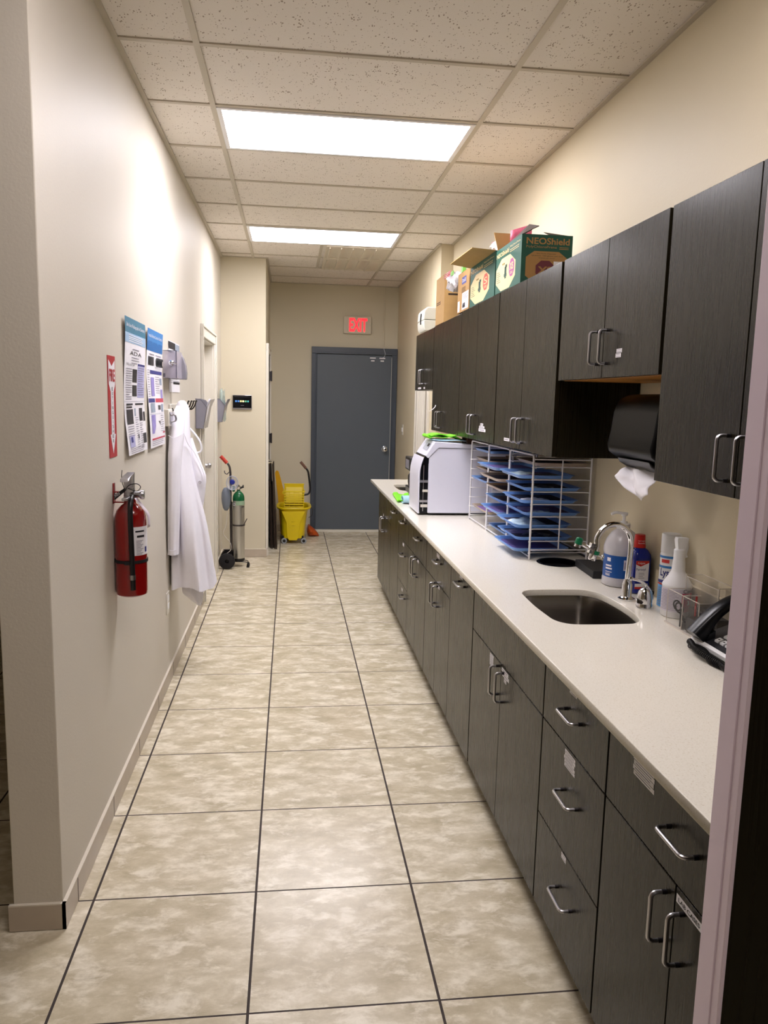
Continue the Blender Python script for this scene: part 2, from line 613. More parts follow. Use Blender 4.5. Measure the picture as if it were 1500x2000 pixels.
# rooms beyond: the dark room at left, the entry space behind the camera
b = MB().m(MWE)
b.box(-3.4, -3.25, -3.4, YF, 0, CH + .02); b.box(-3.4, WL - WT, YF, YF + .12, 0, CH + .02); struct('wall_far_left', b)
b = MB().m(MW); b.box(-3.25, 3.0, -3.4, -3.25, 0, CH + .02); struct('wall_back', b)
b = MB().m(MW); b.box(2.85, 3.0, -3.25, YE, 0, CH + .02); struct('wall_far_right', b)
b = MB().m(MW); b.box(WR + .14, 2.85, .9, 1.04, 0, CH + .02); struct('wall_entry_right', b)
b = MB().m(MWE); b.box(WR + .14, 2.85, 8.2, 8.3, 0, CH + .02); struct('wall_side_room', b)

# tile baseboards
def base(name, segs, ax, h=.083):
    b = MB()
    for (x0, x1, y0, y1) in segs:
        b.m(MBASE).box(x0, x1, y0, y1, .002, h - .004)
        b.m(MCAULK).box(x0, x1, y0, y1, h - .004, h)
        lo, hi = (y0, y1) if ax == 'y' else (x0, x1)
        org = TY if ax == 'y' else TX
        k = math.ceil((lo - org) / TS)
        while org + k * TS < hi:
            c = org + k * TS
            b.m(MGROUT)
            if ax == 'y': b.box(x0 - .0006, x1 + .0006, c - .0018, c + .0018, .002, h - .004)
            else: b.box(c - .0018, c + .0018, y0 - .0006, y1 + .0006, .002, h - .004)
            k += 1
    return struct(name, b, smooth=0)
base('baseboard_left', [(WL, WL + .011, 2.171, DL0 - .095), (WL, WL + .011, DL1 + .09, YF - .011)], 'y')
base('baseboard_corner', [(WL - WT - .011, WL + .0108, 2.171, 2.182)], 'x')
base('baseboard_alcove', [(WL + .011, XJ + .011, YF - .011, YF)], 'x')
base('baseboard_alcove_side', [(XJ, XJ + .011, YF, 7.66)], 'y')
base('baseboard_end', [(XJ, .235, YE - .011, YE)], 'x')
base('baseboard_right', [(XC - .011, XC, 7.6, YE)], 'y')

# ---- door in the left wall (closed, white, set back)
def casing(b, ax, plane, out, a0, a1, top, w=.088, t=.016):
    """flat casing with a raised outer band around an opening a0..a1"""
    def bx(p0, p1, z0, z1, tt, ts=0):
        lo, hi = sorted((plane + out * ts, plane + out * tt))
        if ax == 'x': b.box(lo, hi, p0, p1, z0, z1)
        else: b.box(p0, p1, lo, hi, z0, z1)
    bx(a0 - w, a0, 0, top, t); bx(a1, a1 + w, 0, top, t); bx(a0 - w, a1 + w, top, top + w, t)
    bx(a0 - w + .001, a0 - w + .02, 0, top + w - .02, t + .008, t); bx(a1 + w - .02, a1 + w - .001, 0, top + w - .02, t + .008, t); bx(a0 - w + .001, a1 + w - .001, top + w - .02, top + w - .001, t + .008, t)
b = MB().m(MTRIM)
x0 = WL - .125
b.box(x0, x0 + .04, DL0 + .012, DL1 - .012, .006, DLH - .012)
dl = b.build('door_1', bevel=.002); dl['kind'] = 'structure'
b = MB().m(MTRIM); casing(b, 'x', WL, 1, DL0, DL1, DLH)
b.box(WL - WT, WL, DL0, DL0 + .01, 0, DLH); b.box(WL - WT, WL, DL1 - .01, DL1, 0, DLH); b.box(WL - WT, WL, DL0, DL1, DLH - .01, DLH)
b.box(x0 + .042, x0 + .052, DL0 + .01, DL0 + .03, 0, DLH - .01); b.box(x0 + .042, x0 + .052, DL1 - .03, DL1 - .01, 0, DLH - .01)
b.build('door_casing', dl, bevel=.003)
b = MB().m(MST)
b.lathe([(.027, 0), (.027, .006), (.011, .012), (.010, .035), (.022, .042), (.026, .055), (.021, .066), (.008, .07)], (x0 + .04, DL1 - .09, .97), 20, ax='x')
b.build('door_knob', dl)

# ---- slate grey exit door in the end wall
DX0, DX1, DXH = .301, 1.166, 2.072
b = MB().m(MDOORG); b.box(DX0, DX1, YE - .035, YE - .005, .03, DXH)
dg = b.build('door_2', bevel=.003); dg['kind'] = 'structure'
b = MB().m(MFRAMEG)
for (u0, u1, z0, z1) in ((.241, DX0 - .004, 0, DXH + .004), (DX1 + .004, 1.232, 0, DXH + .004), (.241, 1.232, DXH + .004, 2.15)):
    b.box(u0, u1, YE - .05, YE, z0, z1)
for (u0, u1, z0, z1) in ((.285, DX0 - .002, 0, DXH + .003), (DX1 + .002, 1.182, 0, DXH + .003), (.285, 1.182, DXH + .003, DXH + .02)):
    b.box(u0, u1, YE - .06, YE - .05, z0, z1)
b.build('door_frame', dg, bevel=.003)
b = MB().m(MTRIM); b.box(DX0 - .01, DX1 + .01, YE - .07, YE - .004, .0, .028); b.build('threshold', dg, bevel=.003)
b = MB().m(MCH)
b.lathe([(.033, 0), (.033, -.006), (.012, -.014), (.011, -.035), (.024, -.042), (.029, -.055), (.024, -.068), (.01, -.072)], (1.107, YE - .035, .99), 24, ax='y')
b.build('door_knob', dg)
b = MB().m(MTRIM); b.box(DX1 - .0015, DX1 + .0025, YE - .037, YE - .034, .03, DXH - .02); b.build('weather_strip', dg)
for i, x in enumerate((.945, 1.055)):
    b = MB().m(MPAP); b.box(x - .034, x + .034, YE - .052, YE - .0352, 2.032, 2.046); b.box(x - .02, x + .02, YE - .05, YE - .0352, 2.0, 2.016)
    t = b.build('door_contact_sensor', bevel=.001)
    tag(t, ['left white magnetic contact sensor at the top of the grey door', 'right white magnetic contact sensor at the top of the grey door, under the wire'][i], 'sensor', 'contact sensors on the grey door')
b = MB().m(MWE)
b.box(1.066, 1.080, YE - .012, YE, 2.16, CH - .003)
t = b.build('cable_raceway', bevel=.003)
tag(t, 'thin wall-coloured cable raceway running from ceiling to grey door frame', 'raceway')
b = MB().m(MPAP)
b.tube(smooth_path([(1.073, YE - .055, 2.165), (1.07, YE - .066, 2.14), (1.085, YE - .066, 2.09), (1.075, YE - .06, 2.055), (1.06, YE - .045, 2.045)]), .0022, 6)
t = b.build('sensor_wire'); tag(t, 'thin loose white wire drooping in front of the grey door frame', 'wire')

# ---- door in the alcove side wall: dark leaf, white casing, hinges and lever
b = MB().m(pm('dark_stained_door', '2a221d', .4, var=.15)); b.box(XJ + .001, XJ + .012, 7.735, 8.62, .006, 2.0)
dj = b.build('door_3'); dj['kind'] = 'structure'
b = MB().m(MTRIM); casing(b, 'x', XJ, 1, 7.73, 8.63, 2.005, w=.07, t=.018); b.build('door_casing', dj, bevel=.002)
for z in (1.79, 1.12, .3):
    b = MB().m(MSTD); b.box(XJ + .012, XJ + .03, 8.60, 8.66, z - .05, z + .05); b.cyl((XJ + .032, 8.61, z - .055), (XJ + .032, 8.61, z + .055), .007, seg=10); b.build('hinge', dj)
b = MB().m(MCH); b.lathe([(.026, 0), (.026, .008), (.01, .012), (.01, .05)], (XJ + .012, 7.80, .93), 16, ax='x'); b.tube([(XJ + .055, 7.79, .93), (XJ + .06, 7.84, .93), (XJ + .06, 7.92, .928)], .009, 10); b.build('door_lever', dj)
# ---- doorway at right beyond the cabinets
b = MB().m(MTRIM)
b.box(WR + .05, WR + .09, DR0 + .25, DR1 - .012, .006, DRH - .012)
dr = b.build('door_4', bevel=.002); dr['kind'] = 'structure'
b = MB().m(MTRIM); casing(b, 'x', XC, -1, DR0, DR1, DRH, w=.10)
b.box(XC, WR + .14, DR0, DR0 + .012, 0, DRH); b.box(XC, WR + .14, DR1 - .012, DR1, 0, DRH); b.box(XC, WR + .14, DR0, DR1, DRH - .012, DRH)
b.box(XC + .04, XC + .06, DR1 - .035, DR1 - .012, 0, DRH - .01)
b.build('door_casing', dr, bevel=.003)
# ---- near tall end panel at the right edge, with its pale painted edge
b = MB().m(pm('pale_lilac_edge_paint', 'f0e0f2', .35, var=.03))
b.box(.495, .5005, .752, .80, 0, CH)
b.box(.4935, .4955, .766, .768, 0, CH)
tr = struct('trim_1', b, bevel=.001)
b = MB().m(MDW); b.box(.5005, 1.60, .754, .80, 0, CH); b.build('end_panel', tr)

# ================================================================== CEILING LAMPS AND VENTS
MDIFF = [emit('lamp_diffuser', 'f9f5fb', 22), emit('lamp_diffuser_far', 'f9f5fb', 20), emit('lamp_diffuser_dim', 'fbf1f0', 11), emit('lamp_diffuser_dimmest', 'fbeee6', 6)]
for k, (a, c) in enumerate(lamp_rows):
    lab = ['nearer bright rectangular ceiling light panel in the drop ceiling', 'farther bright ceiling light panel, just before the air grilles',
           'dimmer ceiling light panel over the wall corner at the near end of the hallway', 'dimmest ceiling light panel over the entry space before the hallway'][k]
    t = thing('ceiling_light', lab, 'ceiling light', ((XL0 + XR0) / 2, (a + c) / 2, CH), 'recessed ceiling lights')
    b = MB().m(MWHT)
    x0, x1, y0, y1 = XL0 + .013, XR0 - .013, a + .013, c - .013
    w = .022
    for q in ((x0, x1, y0, y0 + w), (x0, x1, y1 - w, y1), (x0, x0 + w, y0 + w, y1 - w), (x1 - w, x1, y0 + w, y1 - w)):
        b.box(q[0], q[1], q[2], q[3], CH - .004, CH + .05)
    b.box(x0, x1, y0, y1, CH + .05, CH + .06)
    b.build('frame', t)
    b = MB().m(MDIFF[k]); b.box(x0 + w, x1 - w, y0 + w, y1 - w, CH, CH + .006); b.build('diffuser', t, smooth=0)
MV = pm('vent_enamel', 'd4cbb8', .5, var=.02)
for k in range(2):
    y0 = 6.8066 + .6096 * k + .014; y1 = y0 + .5816
    x0, x1 = .2575 + .04, XR0 - .014
    t = thing('air_grille', ['air grille of five curved panels right behind the farther light panel', 'second air grille of five curved panels, nearer the exit door'][k], 'air vent', ((x0 + x1) / 2, (y0 + y1) / 2, CH), 'square ceiling air grilles')
    b = MB().m(MV)
    for q in ((x0, x1, y0, y0 + .03), (x0, x1, y1 - .03, y1), (x0, x0 + .03, y0 + .03, y1 - .03), (x1 - .03, x1, y0 + .03, y1 - .03)):
        b.box(q[0], q[1], q[2], q[3], CH - .01, CH + .002)
    b.build('frame', t, bevel=.002)
    n = 5; w = (x1 - x0 - .06) / n
    for i in range(n):
        a = x0 + .03 + i * w
        b = MB().m(MV)
        pr = [(a + w * s, CH - .014 + .016 * (1 - (2 * s - 1) ** 2)) for s in [j / 8 for j in range(9)]]
        pr2 = [(x, z + .003) for x, z in pr[::-1]]
        b.prism(pr + pr2, 'y', y0 + .03, y1 - .03)
        b.box(a - .003, a + .003, y0 + .03, y1 - .03, CH - .022, CH - .008)
        b.build('slat', t)
# ================================================================== END WALL THINGS
t = thing('exit_sign', 'white exit sign with red glowing letters above the grey door', 'exit sign', (.76, YE, 2.31))
b = MB().m(pm('exit_sign_face', 'd6cdb8', .5)); b.box(.602, .918, YE - .045, YE, 2.308, 2.501); b.build('housing', t, bevel=.004)
b = MB().m(emit('exit_letter_glow', 'ff1f2a', 1.9))
b.text('EXIT', (.665, YE - .045, 2.332), (1, 0, 0), (0, 0, 1), .205, .15, .002); b.build('lettering', t)
t = thing('light_switch', 'white light switch on the right wall beside the grey door', 'light switch', (XC, 8.52, 1.19))
b = MB().m(MTRIM); b.box(XC - .006, XC, 8.48, 8.555, 1.185, 1.30); b.build('plate', t, bevel=.002)
b = MB().m(MWHT); b.box(XC - .014, XC - .006, 8.505, 8.53, 1.22, 1.265); b.build('rocker', t, bevel=.002)
# pale box high on the right wall
t = thing('wall_box', 'pale grey plastic box with a dark clasp high on the wall beyond the cardboard box', 'wall box', (XC, 6.75, 2.17))
MPB = pm('pale_grey_plastic', 'd6d6cc', .45, var=.03)
b = MB().m(MPB)
pr = [(XC, 2.17), (1.125, 2.17), (1.115, 2.19), (1.112, 2.235)]
b.prism([(XC, 2.15), (1.13, 2.15), (1.115, 2.175), (1.11, 2.238), (XC, 2.238)], 'y', 6.61, 6.93); b.build('lower_shell', t, bevel=.006)
b = MB().m(MPB); b.prism([(XC, 2.242), (1.11, 2.242), (1.115, 2.315), (1.14, 2.345), (XC, 2.345)], 'y', 6.61, 6.93); b.build('cover', t, bevel=.006)
b = MB().m(MBLK); b.tube([(1.108, 6.74, 2.21), (1.106, 6.735, 2.25), (1.109, 6.73, 2.30)], .006, 8); b.build('clasp', t)

# ================================================================== LEFT WALL THINGS
UY, UZ = (0, 1, 0), (0, 0, 1)
W0 = WL + .001
def warp_build(b, name, parent, f, **k):
    for v in b.bm.verts:
        v.co.x += f(v.co.y, v.co.z)
    return b.build(name, parent, smooth=60, **k)
# fire sign
b = MB().m(MREDS); O = (W0 + .001, 2.926, 1.327)
b.box(W0 - .0006, W0 + .001, 2.926, 3.048, 1.327, 1.698)
b.m(MPAP)
Uy = Vector(UY)
def R(u0, v0, u1, v1, l=.0006): b.rect(O, UY, UZ, u0, v0, u1, v1, l)
b.poly([(W0 + .0016, 2.926 + u, 1.327 + v) for u, v in [(.010, .268), (.038, .240), (.038, .085), (.019, .085), (.061, .013), (.104, .085), (.085, .085), (.085, .240), (.112, .268), (.112, .357), (.061, .334), (.010, .357)]])
b.m(MREDS); b.text('FIRE', (W0 + .0012, 2.943, 1.605), UY, UZ, .088, .045, .0012)
b.m(MINK)
for i, ch in enumerate('EXTINGUISHER'):
    b.text(ch, (W0 + .0012, 2.977 if ch != 'I' else 2.985, 1.572 - .0172 * i - .0008 * max(0, i - 9)), UY, UZ, .020 if ch != 'I' else .004, .0125, .0012)
t = b.build('fire_extinguisher_sign', smooth=0); tag(t, 'red and white vertical arrow sign on the left wall above the extinguisher', 'sign')

# posters
def poster(y0, y1, z0, z1, title, tc, sub, label, seed, draw):
    t = thing('poster', label, 'poster', (WL, (y0 + y1) / 2, z0))
    b = MB().m(MPAP)
    O = (WL + .0002, y0, z0); w = y1 - y0; h = z1 - z0
    b.rect(O, UY, UZ, 0, 0, w, h, 0, n=24)
    def Rr(u0, v0, u1, v1, m, l=.0008, n=4): b.m(m); b.rect(O, UY, UZ, u0 * w, v0 * h, u1 * w, v1 * h, l, n)
    Rr(0, .89, 1, 1, tc); Rr(0, .82, 1, .89, sub)
    b.m(MPAP); b.text(title, (O[0], O[1] + .05 * w, z0 + .925 * h), UY, UZ, .9 * w, .035 * h, .0014)
    draw(b, O, w, h, Rr)
    def f(y, z):
        v = (z1 - z) / h
        return .0058 + .0052 * math.sin(v * 6.5 + seed) + .012 * max(0, v - .75) * (1 + math.sin((y - y0) * 9 + seed)) + .0006 * math.sin((y - y0) / w * PI * 3)
    warp_build(b, 'sheet', t, f)
    return t
MP1 = pm('poster_teal', '3c7d9a', .5); MP1b = pm('poster_pale_blue', 'a9c9e8', .5); MP2 = pm('poster_blue', '2b6fb4', .5); MP2b = pm('poster_mid_blue', '3e86c9', .5)
MLAV = pm('poster_lavender', 'b9b8e2', .5); MXR = pm('xray_print', '26252b', .4, var=.8, scale=60); MNAV = pm('poster_navy', '3a3d86', .5); MCRI = pm('poster_crimson', 'c8455c', .5); MVIO = pm('poster_violet', '9a8fd0', .5, var=.3); MPKG = pm('poster_grey_blue', '9aa6b8', .6, var=.5, scale=50)
def draw1(b, O, w, h, R):
    for k in range(4):
        b.m(MPAP); b.lines(O, UY, UZ, .15 * w, .85 * w, (.878 - .014 * k) * h, 1, .01, .003, .0014, k)
    b.m(MINKG); b.rect(O, UY, UZ, .35 * w, .775 * h, .65 * w, .782 * h, .0014)
    b.m(MINK); b.text('ADA', (O[0], O[1] + .22 * w, O[2] + .735 * h), UY, UZ, .56 * w, .028 * h, .0014)
    b.m(MINKG); b.lines(O, UY, UZ, .3 * w, .7 * w, .72 * h, 3, .02 * h, .003, .0014, 3)
    b.m(MINK); b.text('Who is it for?', (O[0], O[1] + .07 * w, O[2] + .655 * h), UY, UZ, .4 * w, .02 * h, .0014)
    b.m(MINKG); b.lines(O, UY, UZ, .07 * w, .36 * w, .635 * h, 14, .017 * h, .0028, .0014, 5)
    R(.62, .42, .98, .68, MLAV); R(.62, .665, .98, .68, MNAV, .0014)
    b.m(MINKG); b.lines(O, UY, UZ, .65 * w, .95 * w, .65 * h, 13, .017 * h, .002, .0018, 6)
    R(.38, .535, .6, .635, MXR); R(.38, .43, .6, .515, MXR)
    b.m(MINKG); R(0, .392, 1, .394, MPKG)
    b.m(MINK); b.rect(O, UY, UZ, .08 * w, .365 * h, .38 * w, .378 * h, .0014); b.rect(O, UY, UZ, .08 * w, .345 * h, .34 * w, .357 * h, .0014); b.rect(O, UY, UZ, .5 * w, .365 * h, .9 * w, .378 * h, .0014)
    R(.08, .225, .38, .335, MXR); R(.45, .28, .52, .34, MPKG); R(.68, .24, .84, .34, MXR); R(.88, .235, .98, .31, MXR)
    b.m(MINKG); b.lines(O, UY, UZ, .08 * w, .4 * w, .21 * h, 5, .017 * h, .0025, .0014, 7); b.lines(O, UY, UZ, .47 * w, .62 * w, .27 * h, 14, .017 * h, .0025, .0014, 8); b.lines(O, UY, UZ, .66 * w, .82 * w, .225 * h, 12, .017 * h, .0025, .0014, 9)
    R(.1, .055, .34, .145, MLAV); R(.15, .09, .25, .13, MNAV, .0014); R(.54, .105, .6, .14, MINK); R(.8, .06, .98, .14, MXR)
    b.m(MINKG); b.lines(O, UY, UZ, .1 * w, .9 * w, .045 * h, 3, .014 * h, .002, .0014, 10)
def draw2(b, O, w, h, R):
    for x in (.04, .37, .70): R(x, .835, x + .27, .9, MP2, .0012)
    b.m(MINKG); b.rect(O, UY, UZ, .15 * w, .79 * h, .45 * w, .797 * h, .0014); b.rect(O, UY, UZ, .55 * w, .79 * h, .9 * w, .797 * h, .0014)
    for k in range(5):
        u = .09 + .075 * k
        R(u, .70, u + .055, .775, MXR, .0012)
        c = .57 + .085 * k
        b.m(MXR)
        pts = []
        for a in range(13):
            an = .6 + a / 12 * 4.8
            pts.append((W0 + .0062, O[1] + w * (c + .034 * math.cos(an)), O[2] + h * (.735 + .036 * math.sin(an))))
        b.tube(pts, .0035, 4)
    R(.2, .63, .98, .66, MNAV)
    b.m(MINKG); b.lines(O, UY, UZ, .04 * w, .16 * w, .66 * h, 12, .02 * h, .0025, .0014, 1); b.lines(O, UY, UZ, .52 * w, .78 * w, .61 * h, 8, .02 * h, .0025, .0014, 2)
    R(.23, .44, .44, .60, MVIO, .0012); R(.8, .54, .95, .6, MPKG); R(.83, .42, .97, .5, MVIO)
    R(.02, .385, .42, .42, MNAV); R(.46, .385, .99, .42, MCRI)
    R(.12, .30, .4, .38, MPKG); R(.6, .32, .75, .36, MXR); R(.8, .3, .95, .37, MPKG)
    R(0, .285, 1, .287, MPKG)
    R(.12, .12, .38, .28, MVIO, .0012); R(.5, .13, .7, .22, MXR); b.m(MINKG); b.lines(O, UY, UZ, .72 * w, .95 * w, .27 * h, 8, .02 * h, .0025, .0014, 4)
    R(.5, .105, .98, .12, MCRI); R(.1, .0, .1, .0, MPKG)
    R(.1, .045 + .02, .98, .08, MCRI, .0012); b.m(MINKG); b.lines(O, UY, UZ, .1 * w, .9 * w, .055 * h, 3, .016 * h, .0025, .0014, 5)
poster(3.197, 3.63, 1.315, 1.865, 'Safe Use of Radiographs in Dentistry', MP1, MP1b, 'tall poster with teal heading and dark x-ray pictures, nearest on the left wall', 1, draw1)
poster(3.70, 4.127, 1.312, 1.862, 'Practical Infection Control in Dentistry', MP2b, MP2, 'tall poster with bright blue heading, rings and violet drawings, beside the teal-headed one', 2.4, draw2)
t = thing('notice', 'small notice with black heading, partly behind the clear wall dispenser', 'notice', (WL, 4.56, 1.577))
b = MB().m(MPAP); O = (W0, 4.36, 1.577); b.rect(O, UY, UZ, 0, 0, .41, .277, .001)
b.m(MINK); b.rect(O, UY, UZ, 0, .235, .24, .272, .002); b.rect(O, UY, UZ, 0, .205, .22, .222, .002); b.rect(O, UY, UZ, .15, .045, .4, .058, .002)
b.m(MPKG); b.rect(O, UY, UZ, .24, .2, .41, .27, .0018)
b.m(MINKG); b.lines(O, UY, UZ, .05, .38, .19, 14, .0105, .0025, .002, 3)
b.build('sheet', t, smooth=0)
# clear dispenser
t = thing('wall_dispenser', 'clear plastic wall dispenser with chrome latch between the posters and the coat', 'dispenser', (WL, 4.3, 1.65))
MCLR = pm('hazy_clear_plastic', 'cfc9d6', .1, alpha=.55, var=.03)
b = MB().m(MCLR)
for (x0_, x1_, y0_, y1_) in ((WL + .001, WL + .07, 4.17, 4.173), (WL + .001, WL + .07, 4.367, 4.37), (WL + .067, WL + .07, 4.173, 4.367)):
    b.box(x0_, x1_, y0_, y1_, 1.652, 1.788)
b.box(WL + .001, WL + .07, 4.17, 4.37, 1.648, 1.652)
b.build('shell', t, smooth=0)
b = MB().m(pm('dispenser_insert', 'e4dff2', .4)); b.box(WL + .012, WL + .050, 4.185, 4.355, 1.656, 1.745); b.build('cartridge', t, bevel=.006)
b = MB().m(pm('smoky_edge', '6b6877', .25)); b.box(WL + .066, WL + .0705, 4.1695, 4.174, 1.65, 1.789); b.box(WL + .001, WL + .07, 4.1695, 4.173, 1.786, 1.789); b.box(WL + .001, WL + .012, 4.1696, 4.175, 1.652, 1.672); b.build('edge_trim', t)
b = MB().m(MGREYT); b.prism([(WL + .001, 1.646), (WL + .092, 1.646), (WL + .094, 1.68), (WL + .090, 1.72), (WL + .080, 1.755), (WL + .066, 1.783), (WL + .001, 1.785)], 'y', 4.372, 4.42); b.build('side_cover', t, bevel=.004)
b = MB().m(MCH); b.lathe([(.014, 0), (.014, -.01), (.006, -.012), (.006, -.018)], (WL + .045, 4.17, 1.725), 14, ax='y'); b.tube([(WL + .045, 4.15, 1.725), (WL + .07, 4.15, 1.72)], .005, 8); b.build('latch', t)
# switch box
t = thing('control_box', 'white surface-mounted switch box on the left wall behind the coat', 'switch box', (WL, 4.23, 1.398))
b = MB().m(MTRIM); b.box(WL, WL + .027, 4.17, 4.30, 1.398, 1.487); b.build('box', t, bevel=.003)
b = MB().m(MST); b.box(WL + .027, WL + .031, 4.19, 4.28, 1.412, 1.473); b.tube(smooth_path([(WL + .031, 4.22, 1.455), (WL + .05, 4.22, 1.458), (WL + .055, 4.22, 1.43), (WL + .031, 4.22, 1.42)]), .005, 8); b.build('lever_plate', t, bevel=.001)
# power outlet
t = thing('wall_outlet', 'white power outlet low on the left wall under the coat', 'outlet', (WL, 4.2, .39))
b = MB().m(MTRIM); b.box(WL, WL + .006, 4.145, 4.225, .39, .51); b.build('plate', t, bevel=.002)
for z in (.418, .462):
    b = MB().m(MWHT); b.box(WL + .006, WL + .009, 4.165, 4.205, z, z + .03); b.build('socket', t, bevel=.002)
# coat hook rail
t = thing('coat_hooks', 'dark bronze coat hooks on the left wall beside the coat', 'coat hooks', (WL, 4.75, 1.47))
MBRZ = pm('bronze_hooks', '2f2a24', .35, .9)
b = MB().m(MTRIM); b.box(WL, WL + .012, 4.34, 5.08, 1.478, 1.512); b.build('rail', t, bevel=.003)
for i, y in enumerate((4.385, 4.66, 4.80, 4.92, 5.04)):
    b = MB().m(MBRZ); b.tube(smooth_path([(WL + .012, y, 1.49), (WL + .02, y, 1.476), (WL + .04, y, 1.478), (WL + .056, y, 1.50), (WL + .064, y, 1.526)]), .0042, 8)
    b.lathe([(.0, -.004), (.006, -.003), (.0065, .001), (.003, .004)], (WL + .067, y, 1.528), 10); b.build('hook', t)
# grey file pockets
def pocket(y0, w, label, back=WL):
    t = thing('wall_pocket', label, 'wall pocket', (back, y0 + w / 2, 1.333), 'smoky grey wall pockets')
    z0, z1, z2 = 1.333, 1.54, 1.482
    prof = [(back + .001, z0), (back + .052, z0), (back + .078, z2), (back + .04, z1 - .01), (back + .001, z1)]
    b = MB().m(MGREYT)
    for yy in (y0, y0 + w - .003):
        b.prism(prof, 'y', yy, yy + .003)
    b.box(back + .001, back + .004, y0, y0 + w, z0, z1); b.box(back + .001, back + .052, y0, y0 + w, z0, z0 + .003)
    b.loft([[(back + .050, y0, z0), (back + .050, y0 + w, z0), (back + .053, y0 + w, z0), (back + .053, y0, z0)], [(back + .076, y0, z2), (back + .076, y0 + w, z2), (back + .079, y0 + w, z2), (back + .079, y0, z2)],
            [(back + .096, y0 + .06, z1 - .004), (back + .104, y0 + w - .02, z1), (back + .107, y0 + w - .02, z1), (back + .099, y0 + .06, z1 - .004)]])
    b.build('shell', t, bevel=.0008)
    b = MB().m(pm('smoky_rim', '5c5a66', .25)); b.tube([(back + .001, y0 - .001, z1), (back + .04, y0 - .001, z1 - .01), (back + .078, y0 - .001, z2), (back + .052, y0 - .001, z0)], .0018, 6); b.build('rim', t)
    return t
pocket(5.55, .30, 'smoky grey wall pocket holding white papers, in front of the white door casing')
pocket(7.06, .30, 'smoky grey wall pocket stuffed with clear plastic, nearest the corner beside the touch panel')
b = MB().m(MPAP)
b.sheet(lambda u, v: (WL + .05 + .035 * v + .01 * math.sin(u * 5), 5.57 + .2 * u, 1.37 + .175 * v * (1 - .35 * abs(u - .2))), 8, 8)
t = b.build('paper', solid=.001); tag(t, 'crumpled white paper standing in the nearer wall pocket', 'paper')
b = MB().m(pm('teal_clear_film', 'bcd2cc', .08, alpha=.32, var=.3, scale=60))
b.sheet(lambda u, v: (WL + .040 + .032 * math.cos(u * 2 * PI) * (1 - .35 * v) * (1 + .2 * math.sin(u * 19)), 7.19 + .12 * math.sin(u * 2 * PI) * (1 - .35 * v), 1.345 + .275 * v + .012 * math.sin(u * 25)), 40, 12)
t = b.build('plastic_bag', solid=.001); tag(t, 'crinkled clear plastic bag standing in the wall pocket near the corner', 'plastic bag')
# touch panel
t = thing('touch_panel', 'black touch panel in silver frame with coloured squares on the alcove wall', 'control panel', (-.456, YF, 1.44))
b = MB().m(MST); b.box(-.547, -.365, YF - .02, YF, 1.441, 1.577); b.build('frame', t, bevel=.004)
b = MB().m(MBLKG); b.box(-.543, -.369, YF - .023, YF - .02, 1.455, 1.573)
for i, cc in enumerate(('3f6fae', '3f6fae', 'd9c98a', 'e4dca0', '5d9a76', '3c8a86')):
    b.m(emit('panel_icon_%s' % 'abcdef'[i], cc, .8)); b.box(-.522 + i * .0225, -.505 + i * .0225, YF - .0238, YF - .023, 1.51, 1.526)
b.m(MINKG); b.box(-.53, -.382, YF - .0236, YF - .023, 1.562, 1.563); b.box(-.47, -.44, YF - .0236, YF - .023, 1.478, 1.481)
b.build('screen', t, smooth=0)
# ---- lab coat on its hanger
t = thing('lab_coat', 'long white lab coat hanging from the coat hooks on the left wall', 'coat', (-.55, 4.35, .396))
def coat_loft(rows, yc, name, parent, ripple, ph, open_bottom=True):
    b = MB().m(MCOAT)
    rings = []
    n = 56
    for (z, xl, xr, dy, yo) in rows:
        ring = []
        cx, hw = (xl + xr) / 2, (xr - xl) / 2
        for k in range(n):
            a = 2 * PI * k / n
            amp = ripple * min(1, max(0, (1.45 - z) / .8))
            rr = 1 + amp * math.sin(5 * a + ph + z * 2.2) + .5 * amp * math.sin(9 * a + 2 * ph - z * 3)
            cc = math.copysign(abs(math.cos(a)) ** .85, math.cos(a)); ss = math.copysign(abs(math.sin(a)) ** .85, math.sin(a))
            ring.append((max(WL + .004, cx + hw * cc * (1 + .25 * (rr - 1))), yc + yo + dy * ss * rr, z + .012 * math.sin(3 * a + ph) * (1 if z < .6 else 0)))
        rings.append(ring)
    b.loft(rings, caps=False)
    return b.build(name, parent, smooth=70, subd=1)
def dense(rows, n=5):
    out = []
    for i in range(len(rows) - 1):
        for k in range(n):
            q = k / n; q = q
            out.append(tuple(a + (c - a) * q for a, c in zip(rows[i], rows[i + 1])))
    out.append(rows[-1])
    return out
body = [(1.534, -.592, -.575, .004, 0), (1.525, -.607, -.562, .02, 0), (1.49, -.622, -.546, .035, 0), (1.42, -.628, -.545, .05, .0), (1.34, -.634, -.543, .075, 0), (1.27, -.636, -.540, .09, .0), (1.19, -.638, -.534, .10, 0),
        (1.10, -.642, -.515, .11, 0), (1.00, -.645, -.492, .12, 0), (.92, -.647, -.473, .125, 0), (.83, -.648, -.455, .13, 0), (.70, -.648, -.437, .135, 0), (.60, -.648, -.425, .14, 0), (.51, -.648, -.413, .145, 0)]
coat_loft(dense(body), 4.36, 'coat_body', t, .22, .6)
flap = [(1.33, -.56, -.535, .02, 0), (1.25, -.56, -.510, .035, 0), (1.18, -.56, -.484, .045, 0), (1.125, -.56, -.463, .05, 0), (1.09, -.56, -.462, .05, 0), (1.02, -.56, -.470, .045, 0), (.95, -.56, -.480, .035, 0), (.88, -.56, -.50, .02, 0)]
coat_loft(dense(flap), 4.385, 'front_flap', t, .05, .3)
back = [(.80, -.60, -.50, .06, 0), (.60, -.60, -.49, .07, .0), (.46, -.60, -.485, .07, 0), (.41, -.545, -.487, .05, 0), (.385, -.515, -.495, .02, 0)]
